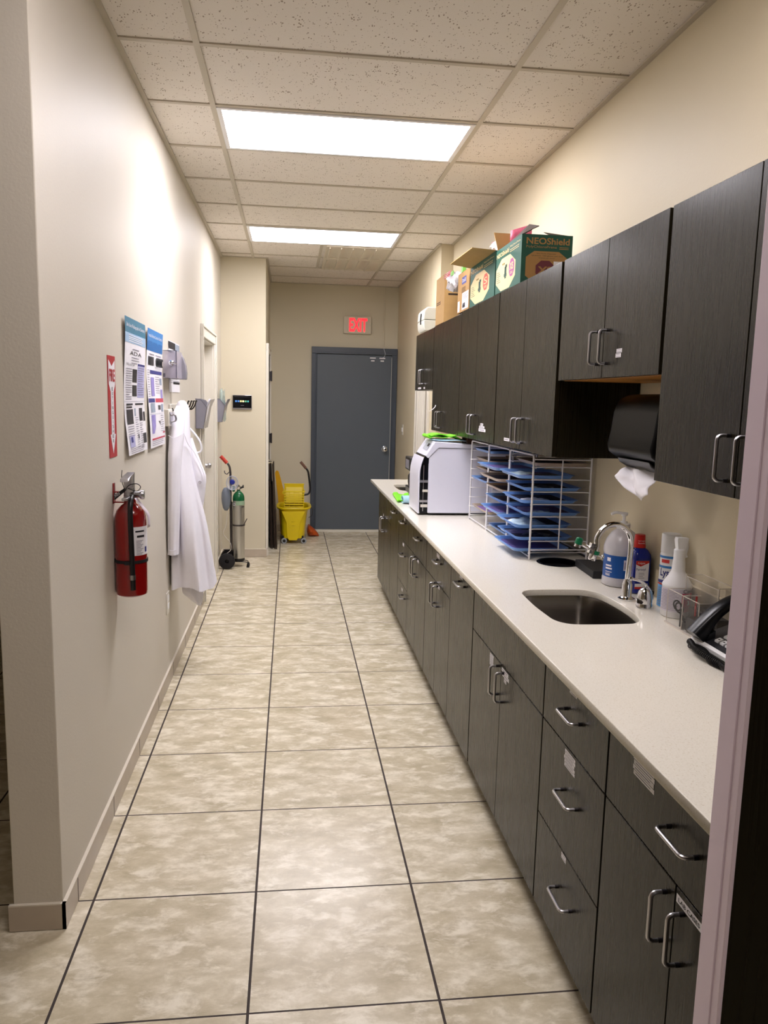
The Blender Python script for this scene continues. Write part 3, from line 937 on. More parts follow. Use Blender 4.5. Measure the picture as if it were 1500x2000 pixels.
coat_loft(dense(back), 4.40, 'back_flap', t, .10, 2.0)
sleeve = [(1.505, -.612, -.575, .012, .085), (1.47, -.625, -.565, .03, .06), (1.40, -.634, -.561, .045, .03), (1.33, -.640, -.564, .052, .01), (1.24, -.644, -.573, .056, -.01), (1.1, -.646, -.580, .056, -.02), (.95, -.648, -.584, .056, -.025), (.80, -.650, -.590, .054, -.02), (.712, -.6505, -.594, .054, -.02)]
coat_loft(dense(sleeve), 4.245, 'sleeve', t, .10, 1.1)
b = MB().m(MCOAT)      # yoke edge, cuff hem, placket edge
b.tube(smooth_path([(-.636, 4.195, 1.352), (-.61, 4.187, 1.338), (-.585, 4.195, 1.345), (-.562, 4.222, 1.362)]), .0012, 6)
b.build('yoke_seam', t, smooth=70)
b = MB().m(MCOAT)
b.tube(smooth_path([(-.562, 4.245, 1.362), (-.545, 4.285, 1.30), (-.512, 4.335, 1.24), (-.470, 4.340, 1.135), (-.468, 4.338, 1.07)]), .0018, 6)
b.build('placket_seam', t, smooth=70)
b = MB().m(MCOAT)
b.tube(smooth_path([(-.64, 4.172, .742), (-.62, 4.167, .738), (-.60, 4.175, .742)]), .0018, 6)
b.build('cuff_seam', t, smooth=70)
b = MB().m(pm('pearl_button', 'c9c6cf', .3)); b.lathe([(.003, .0), (.009, -.001), (.010, -.004), (.007, -.006), (.004, -.004)], (-.492, 4.338, 1.092), 16, ax='y'); b.build('button', t)
t = thing('clothes_hanger', 'white plastic hanger poking out of the lab coat shoulder', 'hanger', (-.52, 4.38, 1.24))
b = MB().m(MWHT)
b.tube(smooth_path([(-.60, 4.40, 1.37), (-.56, 4.40, 1.385), (-.53, 4.395, 1.36), (-.50, 4.39, 1.32), (-.487, 4.39, 1.285), (-.49, 4.39, 1.258), (-.51, 4.39, 1.248), (-.56, 4.40, 1.25)]), .0055, 8)
b.build('frame', t)
b = MB().m(MST); b.tube(smooth_path([(-.60, 4.41, 1.375), (-.60, 4.42, 1.44), (-.605, 4.41, 1.508), (-.60, 4.385, 1.502)]), .0022, 6); b.build('hook', t)

# ---- fire extinguisher
ex, ey, ez = -.5945, 2.975, .805
t = thing('fire_extinguisher', 'red fire extinguisher with black hose hanging on the left wall', 'fire extinguisher', (ex, ey, ez))
b = MB().m(MRED)
r = .058
b.lathe([(.0, .004), (r * .8, 0), (r * .97, .006), (r, .02), (r, .285), (r * .97, .305), (r * .85, .325), (r * .6, .342), (.022, .352), (.020, .375), (.0, .375)], (ex, ey, ez), 40)
b.build('cylinder', t, smooth=50)
def on_cyl(b, cx, cy, rr, a0, a1, z0, z1, n=10):
    b.sheet(lambda u, v: (cx + rr * math.cos(a0 + (a1 - a0) * u), cy + rr * math.sin(a0 + (a1 - a0) * u), z0 + (z1 - z0) * v), n, 1)
b = MB().m(MPAP); on_cyl(b, ex, ey, r + .0008, -1.42, .12, ez + .16, ez + .268)
b.m(MINK); on_cyl(b, ex, ey, r + .0014, -1.0, -.45, ez + .228, ez + .236); on_cyl(b, ex, ey, r + .0014, -1.1, -.45, ez + .248, ez + .254)
b.m(MINKG)
for k in range(11):
    on_cyl(b, ex, ey, r + .0014, -1.05, -.55 - .1 * (k % 3), ez + .215 - k * .0052, ez + .217 - k * .0052, 4)
    on_cyl(b, ex, ey, r + .0014, -1.4, -1.2, ez + .255 - k * .008, ez + .258 - k * .008, 3)
b.m(MNAV); on_cyl(b, ex, ey, r + .0014, -.4, -.2, ez + .17, ez + .19, 3)
b.build('label', t)
b = MB().m(MRUB); b.lathe([(r, 0), (r + .003, 0), (r + .003, .011), (r, .011)], (ex, ey, ez + .13), 40); b.box(ex - .012, ex + .014, ey - r - .012, ey - r + .004, ez + .128, ez + .142); b.build('strap', t)
b = MB().m(MST)
b.lathe([(.021, .370), (.023, .378), (.021, .395), (.017, .41), (.0, .41)], (ex, ey, ez), 18)
b.box(ex - .013, ex + .015, ey - .022, ey + .02, ez + .395, ez + .425)
b.cyl((ex + .01, ey, ez + .385), (ex + .045, ey - .01, ez + .385), .012, seg=14); b.lathe([(.0, .05), (.016, .048), (.018, .04), (.016, .034), (0, .034)], (ex + .006, ey - .01, ez + .385), 16, ax='x')
b.build('valve', t, smooth=30)
b = MB().m(MST)
b.loft([[(ex - .014, ey - .03, ez + .412), (ex + .014, ey - .03, ez + .412), (ex + .014, ey + .02, ez + .42), (ex - .014, ey + .02, ez + .42)],
        [(ex - .016, ey - .045, ez + .455), (ex + .016, ey - .045, ez + .455), (ex + .014, ey + .03, ez + .465), (ex - .014, ey + .03, ez + .465)],
        [(ex - .014, ey - .10, ez + .44), (ex + .014, ey - .10, ez + .44), (ex + .014, ey - .095, ez + .452), (ex - .014, ey - .095, ez + .452)]])
b.box(ex - .01, ex + .01, ey - .10, ey - .02, ez + .372, ez + .382)
b.build('handle', t, bevel=.002)
b = MB().m(MBLK)
hp = smooth_path([(ex + .012, ey - .02, ez + .378), (ex + .013, ey - .05, ez + .37), (ex + .014, ey - .07, ez + .34), (ex + .015, ey - .074, ez + .27), (ex + .017, ey - .075, ez + .18), (ex + .018, ey - .074, ez + .10), (ex + .019, ey - .073, ez + .035)])
b.tube(hp, .0095, 14)
b.build('hose', t)
b = MB().m(MST); b.cyl((ex + .018, ey - .074, ez + .092), (ex + .0185, ey - .074, ez + .074), .0108, seg=16); b.build('hose_clamp', t)
b = MB().m(MBLK); b.loft([[(ex - .012, ey - .03, ez + .412), (ex - .012, ey - .03, ez + .398), (ex - .012, ey - .026, ez + .398), (ex - .012, ey - .026, ez + .412)], [(ex - .05, ey - .045, ez + .385), (ex - .045, ey - .045, ez + .368), (ex - .045, ey - .041, ez + .368), (ex - .05, ey - .041, ez + .385)]])
b.m(MPAP).text('2025', (ex - .045, ey - .0457, ez + .378), (.8, .3, .5), (-.3, 0, 1), .022, .008, .001); b.build('tag', t)
b = MB().m(MBLK)
b.tube(smooth_path([(ex - .012, ey - .03, ez + .40), (ex + .01, ey - .06, ez + .425), (ex + .035, ey - .05, ez + .43), (ex + .045, ey - .03, ez + .415), (ex + .03, ey - .03, ez + .40), (ex + .0, ey - .03, ez + .41)]), .0016, 6)
b.tube(smooth_path([(ex - .012, ey - .03, ez + .405), (ex - .022, ey - .03, ez + .44), (ex - .02, ey - .03, ez + .478)]), .0013, 6); b.build('tie', t)
b = MB().m(pm('inspection_card', 'cfc4cf', .6))
b.sheet(lambda u, v: (ex + .025 + .045 * min(1, v * 1.8) + .004 * u, ey - .045 + .03 * u, ez + .375 - .11 * v), 2, 8)
b.build('inspection_tag', t, solid=.0006)
b = MB().m(MRED); b.box(WL + .0005, WL + .004, 2.962, 2.99, 1.155, 1.232); b.box(WL + .0005, ex - .0125, 2.966, 2.986, 1.196, 1.201); b.box(WL + .0005, WL + .045, 2.962, 2.99, 1.158, 1.163)
w = b.build('extinguisher_bracket', bevel=.001); tag(w, 'red steel wall bracket that the fire extinguisher hangs from', 'bracket')

# ---- oxygen cylinder on its two-wheeled cart   (q: shrink about the corner so that the wheels meet the floor)
def O2(x, y, z): return (x * .985, y, 1.561 - (1.561 - z) * .985 + .0)
t = thing('oxygen_cart', 'small two-wheeled cylinder cart with red grip beside the alcove wall', 'cart', (-.5, 7.2, 0))
MCARTM = pm('cart_grey_steel', '5a5658', .3, .8)
cx, cy = -.466, 7.17
b = MB().m(MCARTM)
b.tube(smooth_path([O2(-.577, 7.2, .946), O2(-.56, 7.2, .92), O2(-.552, 7.2, .88), O2(-.549, 7.2, .816), O2(-.549, 7.2, .55), O2(-.546, 7.2, .2), O2(-.546, 7.2, .09)]), .010, 12)
b.build('upright', t)
b = MB().m(MCARTM); b.tube([(-.528, 7.18, .60), (-.528, 7.18, .07)], .006, 8); b.tube([(-.54, 7.19, .60), (-.528, 7.18, .60)], .006, 8); b.build('brace', t)
b = MB().m(pm('red_grip', 'c23a2c', .45)); b.tube([O2(-.638, 7.2, 1.012), O2(-.58, 7.2, .948)], .0165, 14); b.build('grip', t)
b = MB().m(MCARTM); b.tube(smooth_path([O2(-.604, 7.2, .878), O2(-.60, 7.2, .855), O2(-.58, 7.2, .845), O2(-.566, 7.2, .86), O2(-.552, 7.2, .872)]), .004, 8); b.build('hook', t)
b = MB().m(MBLK); b.lathe([(.055, 0), (.055, .022), (.0, .022)], (cx, cy, .055), 24); b.box(cx - .06, -.50, cy - .03, cy + .03, .06, .07); b.build('foot_plate', t)
b = MB().m(MCARTM); b.lathe([(.0555, 0), (.0585, 0), (.0585, .014), (.0555, .014)], (cx, cy, .385), 32); b.tube([(-.545, 7.19, .392), (cx - .05, cy, .392)], .006, 8)
b.tube([(cx + .045, cy - .03, .392), (cx + .078, cy - .04, .455)], .0045, 8); b.build('clamp_band', t)
b = MB().m(MBLK)
for dy in (-.045, .03):
    b.tube(smooth_path([(cx - .05, cy + dy, .055), (cx + .03, cy + dy, .052), (cx + .075, cy + dy, .048), (cx + .085, cy + dy, .03)]), .004, 8)
    b.cyl((cx + .086, cy + dy, .032), (cx + .086, cy + dy, .0), .010, .015, seg=12)
b.build('foot', t)
for dy in (-.12, .08):
    b = MB().m(MRUB)
    b.lathe([(.02, -.02), (.055, -.02), (.072, -.014), (.0735, 0), (.072, .014), (.055, .02), (.02, .02)], (-.565, cy + dy, .0735), 32, ax='y'); b.build('wheel', t)
b = MB().m(MBLK); b.cyl((-.565, cy - .12, .0735), (-.565, cy + .08, .0735), .008, seg=10); b.tube([(-.565, cy, .0735), (-.546, 7.19, .12)], .008, 8); b.box(-.60, -.53, cy - .02, cy + .02, .1, .16); b.build('axle', t)
t = thing('oxygen_cylinder', 'brushed metal gas cylinder with green shoulder standing in the cart', 'gas cylinder', (cx, cy, .078))
MALU = pm('brushed_aluminium', 'c6c5c2', .36, 1.0, var=.2, stretch=(1, 1, .1), scale=60)
b = MB().m(MALU); b.lathe([(0, 0), (.048, 0), (.052, .006), (.0535, .02), (.0535, .54), (0, .54)], (cx, cy, .078), 40); b.build('body', t, smooth=50)
MGRN2 = pm('cylinder_green', '0f5a33', .25)
b = MB().m(MGRN2); b.lathe([(.0537, .54), (.0537, .562), (.051, .582), (.042, .602), (.028, .618), (.016, .625), (.015, .64), (0, .64)], (cx, cy, .078), 40); b.build('shoulder', t, smooth=60)
b = MB().m(pm('faded_green_band', '8fa78c', .5)); on_cyl(b, cx, cy, .0541, -2.0, 0, .578, .618, 14); b.m(MPAP); on_cyl(b, cx, cy, .0545, -2.9, -2.1, .575, .598, 8); b.m(MINK); on_cyl(b, cx, cy, .0549, -2.6, -2.2, .583, .591, 6); on_cyl(b, cx, cy, .0545, -1.0, -.3, .56, .567, 8)
b.build('label', t)
b = MB().m(MCH); b.lathe([(.012, .70), (.014, .715), (.014, .74), (.008, .76), (0, .76)], (cx, cy, 0), 16); b.lathe([(.0, -.03), (.022, -.028), (.024, -.014), (.0, -.012)], (cx - .005, cy, .745), 20, ax='y'); b.m(MBLK); b.tube([(cx + .01, cy, .73), (cx + .045, cy, .745)], .009, 10); b.lathe([(0, 0), (.014, 0), (.014, .012), (0, .012)], (cx + .035, cy, .748), 12, ax='x'); b.m(MGRN2); b.lathe([(0, 0), (.012, 0), (.012, .05), (0, .05)], (cx - .045, cy, .70), 12); b.build('regulator', t)
t = thing('resuscitator', 'clear resuscitator mask and grey bag hanging on the oxygen cart', 'resuscitator bag', (-.55, 7.1, .53))
MMASK = pm('clear_mask_plastic', 'c9cfdf', .08, alpha=.22, var=.05)
b = MB().m(MMASK); b.lathe([(.012, .02), (.030, .0), (.046, -.02), (.050, -.028), (.052, -.034), (.048, -.036), (.03, -.01), (.010, .018)], (-.515, 7.09, .79), 24, sx=1, sy=1.25, ax='y', ring=True); b.m(pm('mask_rim', 'b9bfd4', .15, alpha=.7)).tube([(-.515 + .051 * math.cos(a), 7.055, .79 + .064 * math.sin(a)) for a in [2 * PI * k / 28 for k in range(28)]], .0035, 6, loop=True); b.build('mask', t, smooth=60)
b = MB().m(pm('mask_blue', '27349a', .3)); b.lathe([(0, .02), (.02, .015), (.024, 0), (.014, -.012), (0, -.012)], (-.517, 7.09, .795), 18, ax='y'); b.build('valve', t)
b = MB().m(pm('grey_silicone_bag', '7e8797', .35, alpha=.96)); b.lathe([(0, .0), (.02, .0), (.036, .02), (.050, .06), (.057, .11), (.053, .16), (.040, .19), (.022, .208), (0, .21)], (-.577, 7.14, .53), 24, sx=.75); b.build('bag', t, smooth=60)
b = MB().m(pm('tubing', 'cfc9c0', .2, alpha=.9)); b.tube(smooth_path([(-.563, 7.12, .53), (-.575, 7.1, .40), (-.60, 7.08, .33), (-.575, 7.07, .29), (-.535, 7.06, .24), (-.53, 7.05, .18), (-.575, 7.05, .135), (-.56, 7.05, .11), (-.50, 7.06, .09)], 8), .0028, 6); b.build('tubing', t)

# ---- mop bucket and wringer
t = thing('mop_bucket', 'yellow mop bucket on grey casters at the end of the hallway', 'mop bucket', (.045, 8.5, 0))
by = 8.50
def oval(cx, cy, hx, hy, z, n=40, p=.55, front=0):
    o = []
    for k in range(n):
        a = 2 * PI * k / n
        c, s = math.cos(a), math.sin(a)
        o.append((cx + hx * math.copysign(abs(c) ** p, c), cy + hy * math.copysign(abs(s) ** p, s), z))
    return o
b = MB().m(MYEL)
b.loft([oval(.038, by, .115, .19, .055), oval(.038, by, .126, .20, .062), oval(.04, by, .135, .21, .20), oval(.043, by, .150, .225, .34), oval(.045, by, .162, .235, .37), oval(.045, by, .185, .25, .378), oval(.045, by, .190, .255, .392), oval(.045, by, .183, .25, .40), oval(.045, by, .160, .232, .392), oval(.043, by, .14, .215, .33), oval(.04, by, .125, .20, .20), oval(.038, by, .11, .18, .075)])
# raised spout panel on the front
b.loft([[(-.005, by - .208, .04), (.078, by - .208, .04), (.078, by - .17, .04), (-.005, by - .17, .04)],
        [(-.025, by - .213, .08), (.098, by - .213, .08), (.098, by - .17, .08), (-.025, by - .17, .08)],
        [(-.035, by - .224, .24), (.11, by - .224, .24), (.11, by - .18, .24), (-.035, by - .18, .24)],
        [(-.085, by - .238, .36), (.165, by - .238, .36), (.155, by - .20, .36), (-.075, by - .20, .36)]])
for (zz, ww) in ((.275, .022), (.262, .012), (.245, .02), (.205, .012), (.155, .012)):
    b.box(.037 - ww, .037 + ww, by - .2285, by - .21, zz, zz + .004)
b.build('tub', t, bevel=.003, smooth=50)
for (dx, dy) in ((-.085, -.155), (.125, -.155), (-.085, .165), (.125, .165)):
    b = MB().m(MBLK); b.box(.02 + dx - .022, .02 + dx + .006, by + dy - .025, by + dy + .025, .055, .085); b.box(.02 + dx - .02, .02 + dx - .012, by + dy - .015, by + dy + .015, .025, .06)
    w = b.build('caster', t)
    b = MB().m(pm('grey_caster_rubber', '9a9da2', .5)); b.lathe([(.012, -.01), (.026, -.011), (.031, -.006), (.031, .006), (.026, .011), (.012, .01)], (.02 + dx + .008, by + dy - .03, .031), 20, ax='y'); b.m(MBLK).lathe([(0, -.0115), (.016, -.0115), (.016, .0115), (0, .0115)], (.02 + dx + .008, by + dy - .03, .031), 16, ax='y'); b.build('caster_wheel', w)
b = MB().m(MBLK); b.tube(smooth_path([(.225, by - .1, .385), (.245, by - .12, .375), (.246, by - .13, .33), (.235, by - .15, .30), (.205, by - .17, .285)]), .003, 6); b.build('bail_handle', t)
t = thing('mop_wringer', 'yellow slotted mop wringer with black lever sitting on the bucket', 'mop wringer', (.045, 8.38, .40))
wy0, wy1 = 8.27, 8.44
b = MB().m(MYEL)
xa, xb, zb_, zt = -.058, .150, .40, .565
for i in range(7):
    z = zb_ + (zt - zb_) * i / 6
    s = .006 * i / 6
    b.box(xa - s, xb + s, wy0 - s - .002, wy0 + .012 - s, z, z + .0105)
    b.box(xa - s, xa + .01 - s, wy0, wy1, z, z + .008); b.box(xb - .01 + s, xb + s, wy0, wy1, z, z + .008)
for i in range(5):
    x = xa + (xb - xa - .006) * i / 4
    b.loft([[(x, wy0, zb_), (x + .006, wy0, zb_), (x + .006, wy0 + .01, zb_), (x, wy0 + .01, zb_)], [(x, wy0 - .006, zt), (x + .006, wy0 - .006, zt), (x + .006, wy0 + .006, zt), (x, wy0 + .006, zt)]])
for yy in (wy0 + .06, wy0 + .12):
    for x in (xa - .003, xb - .004):
        b.box(x, x + .007, yy, yy + .008, zb_, zt)
b.box(xa - .006, xb + .006, wy0 - .01, wy0 + .004, zt, zt + .014)
b.box(xa - .012, xa + .004, wy0 - .006, wy1, zt, zt + .014); b.box(xb - .004, xb + .012, wy0 - .006, wy1, zt, zt + .014)
b.box(xa, xb, wy1 - .01, wy1, zb_ - .02, .637); b.box(xa - .006, xb + .006, wy1 - .012, wy1 + .004, .63, .642)
b.prism([(wy1 - .06, zb_ + .02), (wy1 - .012, .60), (wy1 - .022, .605), (wy1 - .07, zb_ + .025)], 'x', xa + .015, xb - .015)
b.box(xa - .02, xa - .004, wy0, wy0 + .02, zt - .02, zt + .004)
b.box(-.03, -.022, wy0 + .005, wy0 + .02, .36, .40); b.box(.115, .123, wy0 + .005, wy0 + .02, .36, .40); b.box(.043, .049, wy0 + .005, wy0 + .02, .37, .40); b.box(-.03, .123, wy0 + .03, wy0 + .035, .355, .40)
b.build('basket', t, bevel=.0015, smooth=0)
b = MB().m(MBLK); b.tube(smooth_path([(.15, 8.33, .532), (.18, 8.33, .535), (.205, 8.335, .55), (.217, 8.34, .59), (.212, 8.34, .66), (.200, 8.35, .75), (.19, 8.35, .79), (.168, 8.35, .82)]), .0105, 12); b.build('lever', t)
b = MB().m(MBROWN); b.tube([(.172, 8.35, .815), (.114, 8.35, .885)], .0145, 14); b.build('lever_grip', t)
t = thing('wet_floor_sign', 'folded deep-yellow wet floor sign leaning behind the mop bucket', 'floor sign', (-.1, 8.6, 0))
for k, dy in ((0, 0), (1, .03)):
    b = MB().m(MYELO)
    yy = 8.82 + dy
    P = [(-.085, .005), (.10, .005), (-.105 + .02, .72), (-.16, .735), (-.172, .70)]
    b.prism([(-.10, .02), (.06, .02), (.0, .25), (-.105 + .0, .66), (-.128, .735), (-.150, .745), (-.166, .725), (-.166, .70), (-.135, .45)], 'y', yy, yy + .012); b.build('panel', t, bevel=.003)

# orange bag
b = MB().m(MORG)
rg = []
for k in range(15):
    q = k / 14
    xx = .19 + .145 * q
    hh = .012 + .145 * (1 - q) ** .75 * min(1, .35 + q * 4); ww = .02 + .085 * (1 - q ** 2) * min(1, .45 + q * 3)
    rg.append([(xx + .02 * (1 - math.sin(a)) * (1 - q) * .5, 8.82 - .03 * q + ww * math.cos(a) * (1 + .08 * math.sin(3 * a + k)), max(.002, hh * (.5 + .5 * math.sin(a)) + .004 * math.sin(5 * a + k * .8))) for a in [2 * PI * j / 24 for j in range(24)]])
b.loft(rg)
t = b.build('orange_bag', subd=1, smooth=60); tag(t, 'slumped translucent orange bag on the floor between bucket and grey door', 'bag')
# flattened cardboard leaning in the alcove
cards = [(-.229, .011, 8.05, 8.75, .70), (-.214, .010, 8.02, 8.70, .875), (-.199, .011, 8.06, 8.72, .66), (-.183, .010, 8.00, 8.60, .88), (-.168, .010, 8.0, 8.24, .40)]
labs = ['flattened dark cardboard box closest to the wall in the leaning stack', 'tall flattened cardboard box, second from the wall in the stack', 'shorter flattened cardboard box in the middle of the leaning stack',
        'tallest flattened cardboard box, its pale edge showing in the alcove', 'lowest flattened cardboard box at the front of the stack beside the bucket']
for (x, th, y0, y1, h), lb in zip(cards, labs):
    b = MB().m(MCARDD)
    lean = .030
    b.loft([[(x + lean, y0, .0), (x + lean + th, y0, 0), (x + lean + th, y1, 0), (x + lean, y1, 0)], [(x + lean * (1 - h / .88), y0 + .03, h), (x + th + lean * (1 - h / .88), y0 + .03, h), (x + th + lean * (1 - h / .88), y1, h - .01), (x + lean * (1 - h / .88), y1, h - .01)]])
    t = b.build('flattened_box', bevel=.001, smooth=0); tag(t, lb, 'cardboard', 'flattened cardboard in the alcove')
# ================================================================== BASE CABINETS
FX = .735
def pull(parent, fx, y, z, vert, L=.104):
    """bent round-bar pull with dark collars, standing off a front that faces -x"""
    o = .031; r = .0045; c = .011; h = L / 2
    P = [(0, -h)] + [(-o + c + c * math.cos(a), -h + 0 + 0) for a in ()]
    pts = [(0, -h), (-o + c, -h)] + [(-o + c - c * math.sin(a), -h + c - c * math.cos(a)) for a in (.4, .8, 1.2, PI / 2)] + [(-o + c - c * math.cos(a), h - c + c * math.sin(a)) for a in (.0, .4, .8, 1.2, PI / 2)] + [(0, h)]
    f = (lambda q: (fx + q[0], y, z + q[1])) if vert else (lambda q: (fx + q[0], y + q[1], z))
    b = MB().m(MST); b.tube([f(q) for q in pts], r, 10)
    b.m(MSTD)
    for s in (-h, h):
        b.tube([f((0, s)), f((-.010, s))], r + .0006, 10)
    return b.build('handle', parent)
def front(parent, name, fx, y0, y1, z0, z1, hv=None, th=.019):
    b = MB().m(MDW)
    b.box(fx, fx + th, y0 + .0018, y1 - .0018, z0 + .0018, z1 - .0018)
    o = b.build(name, parent, bevel=.0012)
    if hv:
        pull(o, fx, hv[0], hv[1], hv[2])
    return o
def sticker(parent, fx, y0, y1, z0, z1, rows=2, seed=1):
    """white label on a front facing -x, with dark lines of tiny print"""
    b = MB().m(MPAP)
    O = (fx - .0004, y1, z0); U = (0, -1, 0)
    w = y1 - y0; h = z1 - z0
    b.rect(O, U, UZ, 0, 0, w, h, .0002)
    b.m(MINKG); b.lines(O, U, UZ, w * .10, w * .90, h - h / rows * .36, rows, h / rows, h / rows * .25, .0006, seed)
    return b.build('label_strip', parent, smooth=0)
def stickers(parent, fx, y0, y1, z0, z1, n, seed=1, jog=.006):
    rr = random.Random(seed)
    for k in range(n):
        j = rr.uniform(-jog, jog)
        hh = (z1 - z0) / n
        sticker(parent, fx, y0 + j, y1 + j, z0 + k * hh, z0 + (k + 1) * hh - .0012, 1, seed + k)
def carcass(parent, fx, y0, y1, z0, z1, back, toe=True, topp=False, under=None):
    b = MB().m(MDW)
    t = .016
    x0 = fx + .0195
    b.box(x0, back, y0, y0 + t, z0, z1); b.box(x0, back, y1 - t, y1, z0, z1)
    b.m(MDWI); b.box(back - .008, back - .002, y0 + t, y1 - t, z0, z1)
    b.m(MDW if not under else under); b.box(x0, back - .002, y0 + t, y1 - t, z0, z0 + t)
    b.m(MDW)
    if topp: b.box(x0, back - .002, y0 + t, y1 - t, z1 - t, z1)
    if toe: b.m(MDW); b.box(fx + .085, fx + .10, y0, y1, 0, z0)
    else: pass
    return b.build('carcass', parent, smooth=0)
ZB, ZT, ZD = .088, .832, .661
BK = WR - .004
def base_unit(lab, y0, y1):
    t = thing('base_cabinet', lab, 'base cabinet', ((FX + BK) / 2, (y0 + y1) / 2, 0), 'base cabinets under the long worktop')
    carcass(t, FX, y0 + .0005, y1 - .0005, ZB, ZT, BK)
    return t
def dbl(t, y0, y1, ys, z1=ZD, hz=.598, hy=.036, z0=ZB, fx=FX):
    a = front(t, 'door', fx, ys, y1, z0, z1, (ys + hy, hz, True))
    c = front(t, 'door', fx, y0, ys, z0, z1, (ys - hy, hz, True))
    return a, c
# nearest: wide drawer over two doors
t = base_unit('nearest base cabinet, wide drawer over two doors, one door labelled LAB CASES', .93, 1.618)
d = front(t, 'drawer', FX, .93, 1.618, ZD, ZT, (1.268, .758, False))
stickers(d, FX, 1.395, 1.49, .783, .827, 4, 3)
a, c = dbl(t, .93, 1.618, 1.281, hz=.572, hy=.034)
b = MB().m(MPAP); b.rect((FX - .0004, 1.276, .631), (0, -1, 0), UZ, 0, 0, .10, .0175, .0002); b.m(MINK); b.text('LAB CASES', (FX - .0004, 1.268, .6355), (0, -1, 0), UZ, .078, .0085, .0006)
w = b.build('label_strip', c, smooth=0); w['label'] = 'white strip reading LAB CASES'
# three drawers
t = base_unit('base cabinet with three stacked drawers next to the nearest one, big cluster of labels', 1.622, 2.073)
d = front(t, 'drawer', FX, 1.622, 2.073, ZD, ZT, (1.838, .762, False)); sticker(d, FX, 1.825, 1.877, .812, .825)
d = front(t, 'drawer', FX, 1.622, 2.073, .371, ZD, (1.828, .538, False)); stickers(d, FX, 1.81, 1.885, .606, .654, 5, 11)
d = front(t, 'drawer', FX, 1.622, 2.073, ZB, .371, (1.826, .256, False)); sticker(d, FX, 1.833, 1.867, .35, .367)
# sink base
t = base_unit('sink base cabinet with plain panel over two labelled doors, below the near sink', 2.077, 2.953)
front(t, 'false_front', FX, 2.077, 2.953, ZD, ZT)
a, c = dbl(t, 2.077, 2.953, 2.525, hz=.59, hy=.037)
stickers(a, FX, 2.625, 2.675, .610, .655, 5, 5); stickers(c, FX, 2.43, 2.512, .628, .656, 2, 8); sticker(c, FX, 2.455, 2.485, .612, .627)
# pull-out
t = base_unit('narrow base cabinet with one tall pull-out front, horizontal pull on top', 2.960, 3.408)
d = front(t, 'door', FX, 2.960, 3.408, ZB, ZT, (3.168, .791, False)); sticker(d, FX, 3.17, 3.225, .808, .826)
# drawer + doors
t = base_unit('drawer-over-doors base cabinet beside the tall pull-out, label above its drawer pull', 3.409, 4.053)
d = front(t, 'drawer', FX, 3.409, 4.053, ZD, ZT, (3.68, .779, False)); sticker(d, FX, 3.69, 3.76, .79, .81)
a, c = dbl(t, 3.409, 4.053, 3.735, hz=.6, hy=.038); sticker(c, FX, 3.66, 3.712, .642, .658)
t = base_unit('drawer-over-doors base cabinet in the middle of the run, no label on its drawer', 4.057, 4.698)
d = front(t, 'drawer', FX, 4.057, 4.698, ZD, ZT, (4.28, .785, False))
a, c = dbl(t, 4.057, 4.698, 4.375, hz=.603, hy=.04); sticker(c, FX, 4.29, 4.35, .64, .657)
t = base_unit('narrow three-drawer base cabinet far along the run', 4.70, 5.128)
d = front(t, 'drawer', FX, 4.70, 5.128, ZD, ZT, (4.88, .785, False)); sticker(d, FX, 4.86, 4.90, .795, .815)
d = front(t, 'drawer', FX, 4.70, 5.128, .371, ZD, (4.86, .575, False)); sticker(d, FX, 4.87, 4.93, .625, .645)
d = front(t, 'drawer', FX, 4.70, 5.128, ZB, .371, (4.83, .305, False)); sticker(d, FX, 4.88, 4.93, .325, .345)
t = base_unit('far narrow base cabinet with one tall pull-out front', 5.133, 5.545)
d = front(t, 'door', FX, 5.133, 5.545, ZB, ZT, (5.30, .79, False))
t = base_unit('last base cabinet at the far end of the worktop, panel over two doors', 5.547, 6.33)
front(t, 'false_front', FX, 5.547, 6.33, ZD, ZT)
a, c = dbl(t, 5.547, 6.33, 5.94, hz=.60, hy=.04); sticker(a, FX, 5.98, 6.01, .655, .675)

# ---- worktop with cut-outs
SK1 = [(.840, 2.62), (.846, 2.68), (.872, 2.716), (.92, 2.727), (1.05, 2.727), (1.095, 2.718), (1.127, 2.68), (1.142, 2.61), (1.148, 2.50), (1.142, 2.39), (1.127, 2.32), (1.095, 2.284), (1.05, 2.276), (.92, 2.276), (.872, 2.290), (.846, 2.33), (.840, 2.39), (.836, 2.50)]
SK2 = [(x, y + 3.575) for x, y in SK1]
def rsm(P, n=4):
    Q = [Vector((p[0], p[1], 0)) for p in P]; out = []; N = len(Q)
    for i in range(N):
        p0, p1, p2, p3 = Q[i - 1], Q[i], Q[(i + 1) % N], Q[(i + 2) % N]
        for k in range(n):
            s = k / n
            v = .5 * ((2 * p1) + (p2 - p0) * s + (2 * p0 - 5 * p1 + 4 * p2 - p3) * s * s + (3 * p1 - p0 - 3 * p2 + p3) * s ** 3)
            out.append((v.x, v.y))
    return out
HC, HR = (1.165, 3.205), .088
circ = arc(HC, HR, 0, 2 * PI * 47 / 48, 47)
cu = bpy.data.curves.new('worktop', 'CURVE'); cu.dimensions = '2D'; cu.fill_mode = 'BOTH'; cu.extrude = .010; cu.bevel_depth = .002; cu.bevel_resolution = 1; cu.offset = -.002
def spl(pts):
    s = cu.splines.new('POLY'); s.points.add(len(pts) - 1)
    for k, p in enumerate(pts): s.points[k].co = (p[0], p[1], 0, 1)
    s.use_cyclic_u = True
OY = 3.8
spl([(x, y - OY) for x, y in [(.70, .86), (1.338, .86), (1.338, 6.70), (.70, 6.70)]])
for P in (rsm(SK1), rsm(SK2), circ): spl([(x, y - OY) for x, y in P])
co = bpy.data.objects.new('worktop_curve', cu); COL.objects.link(co)
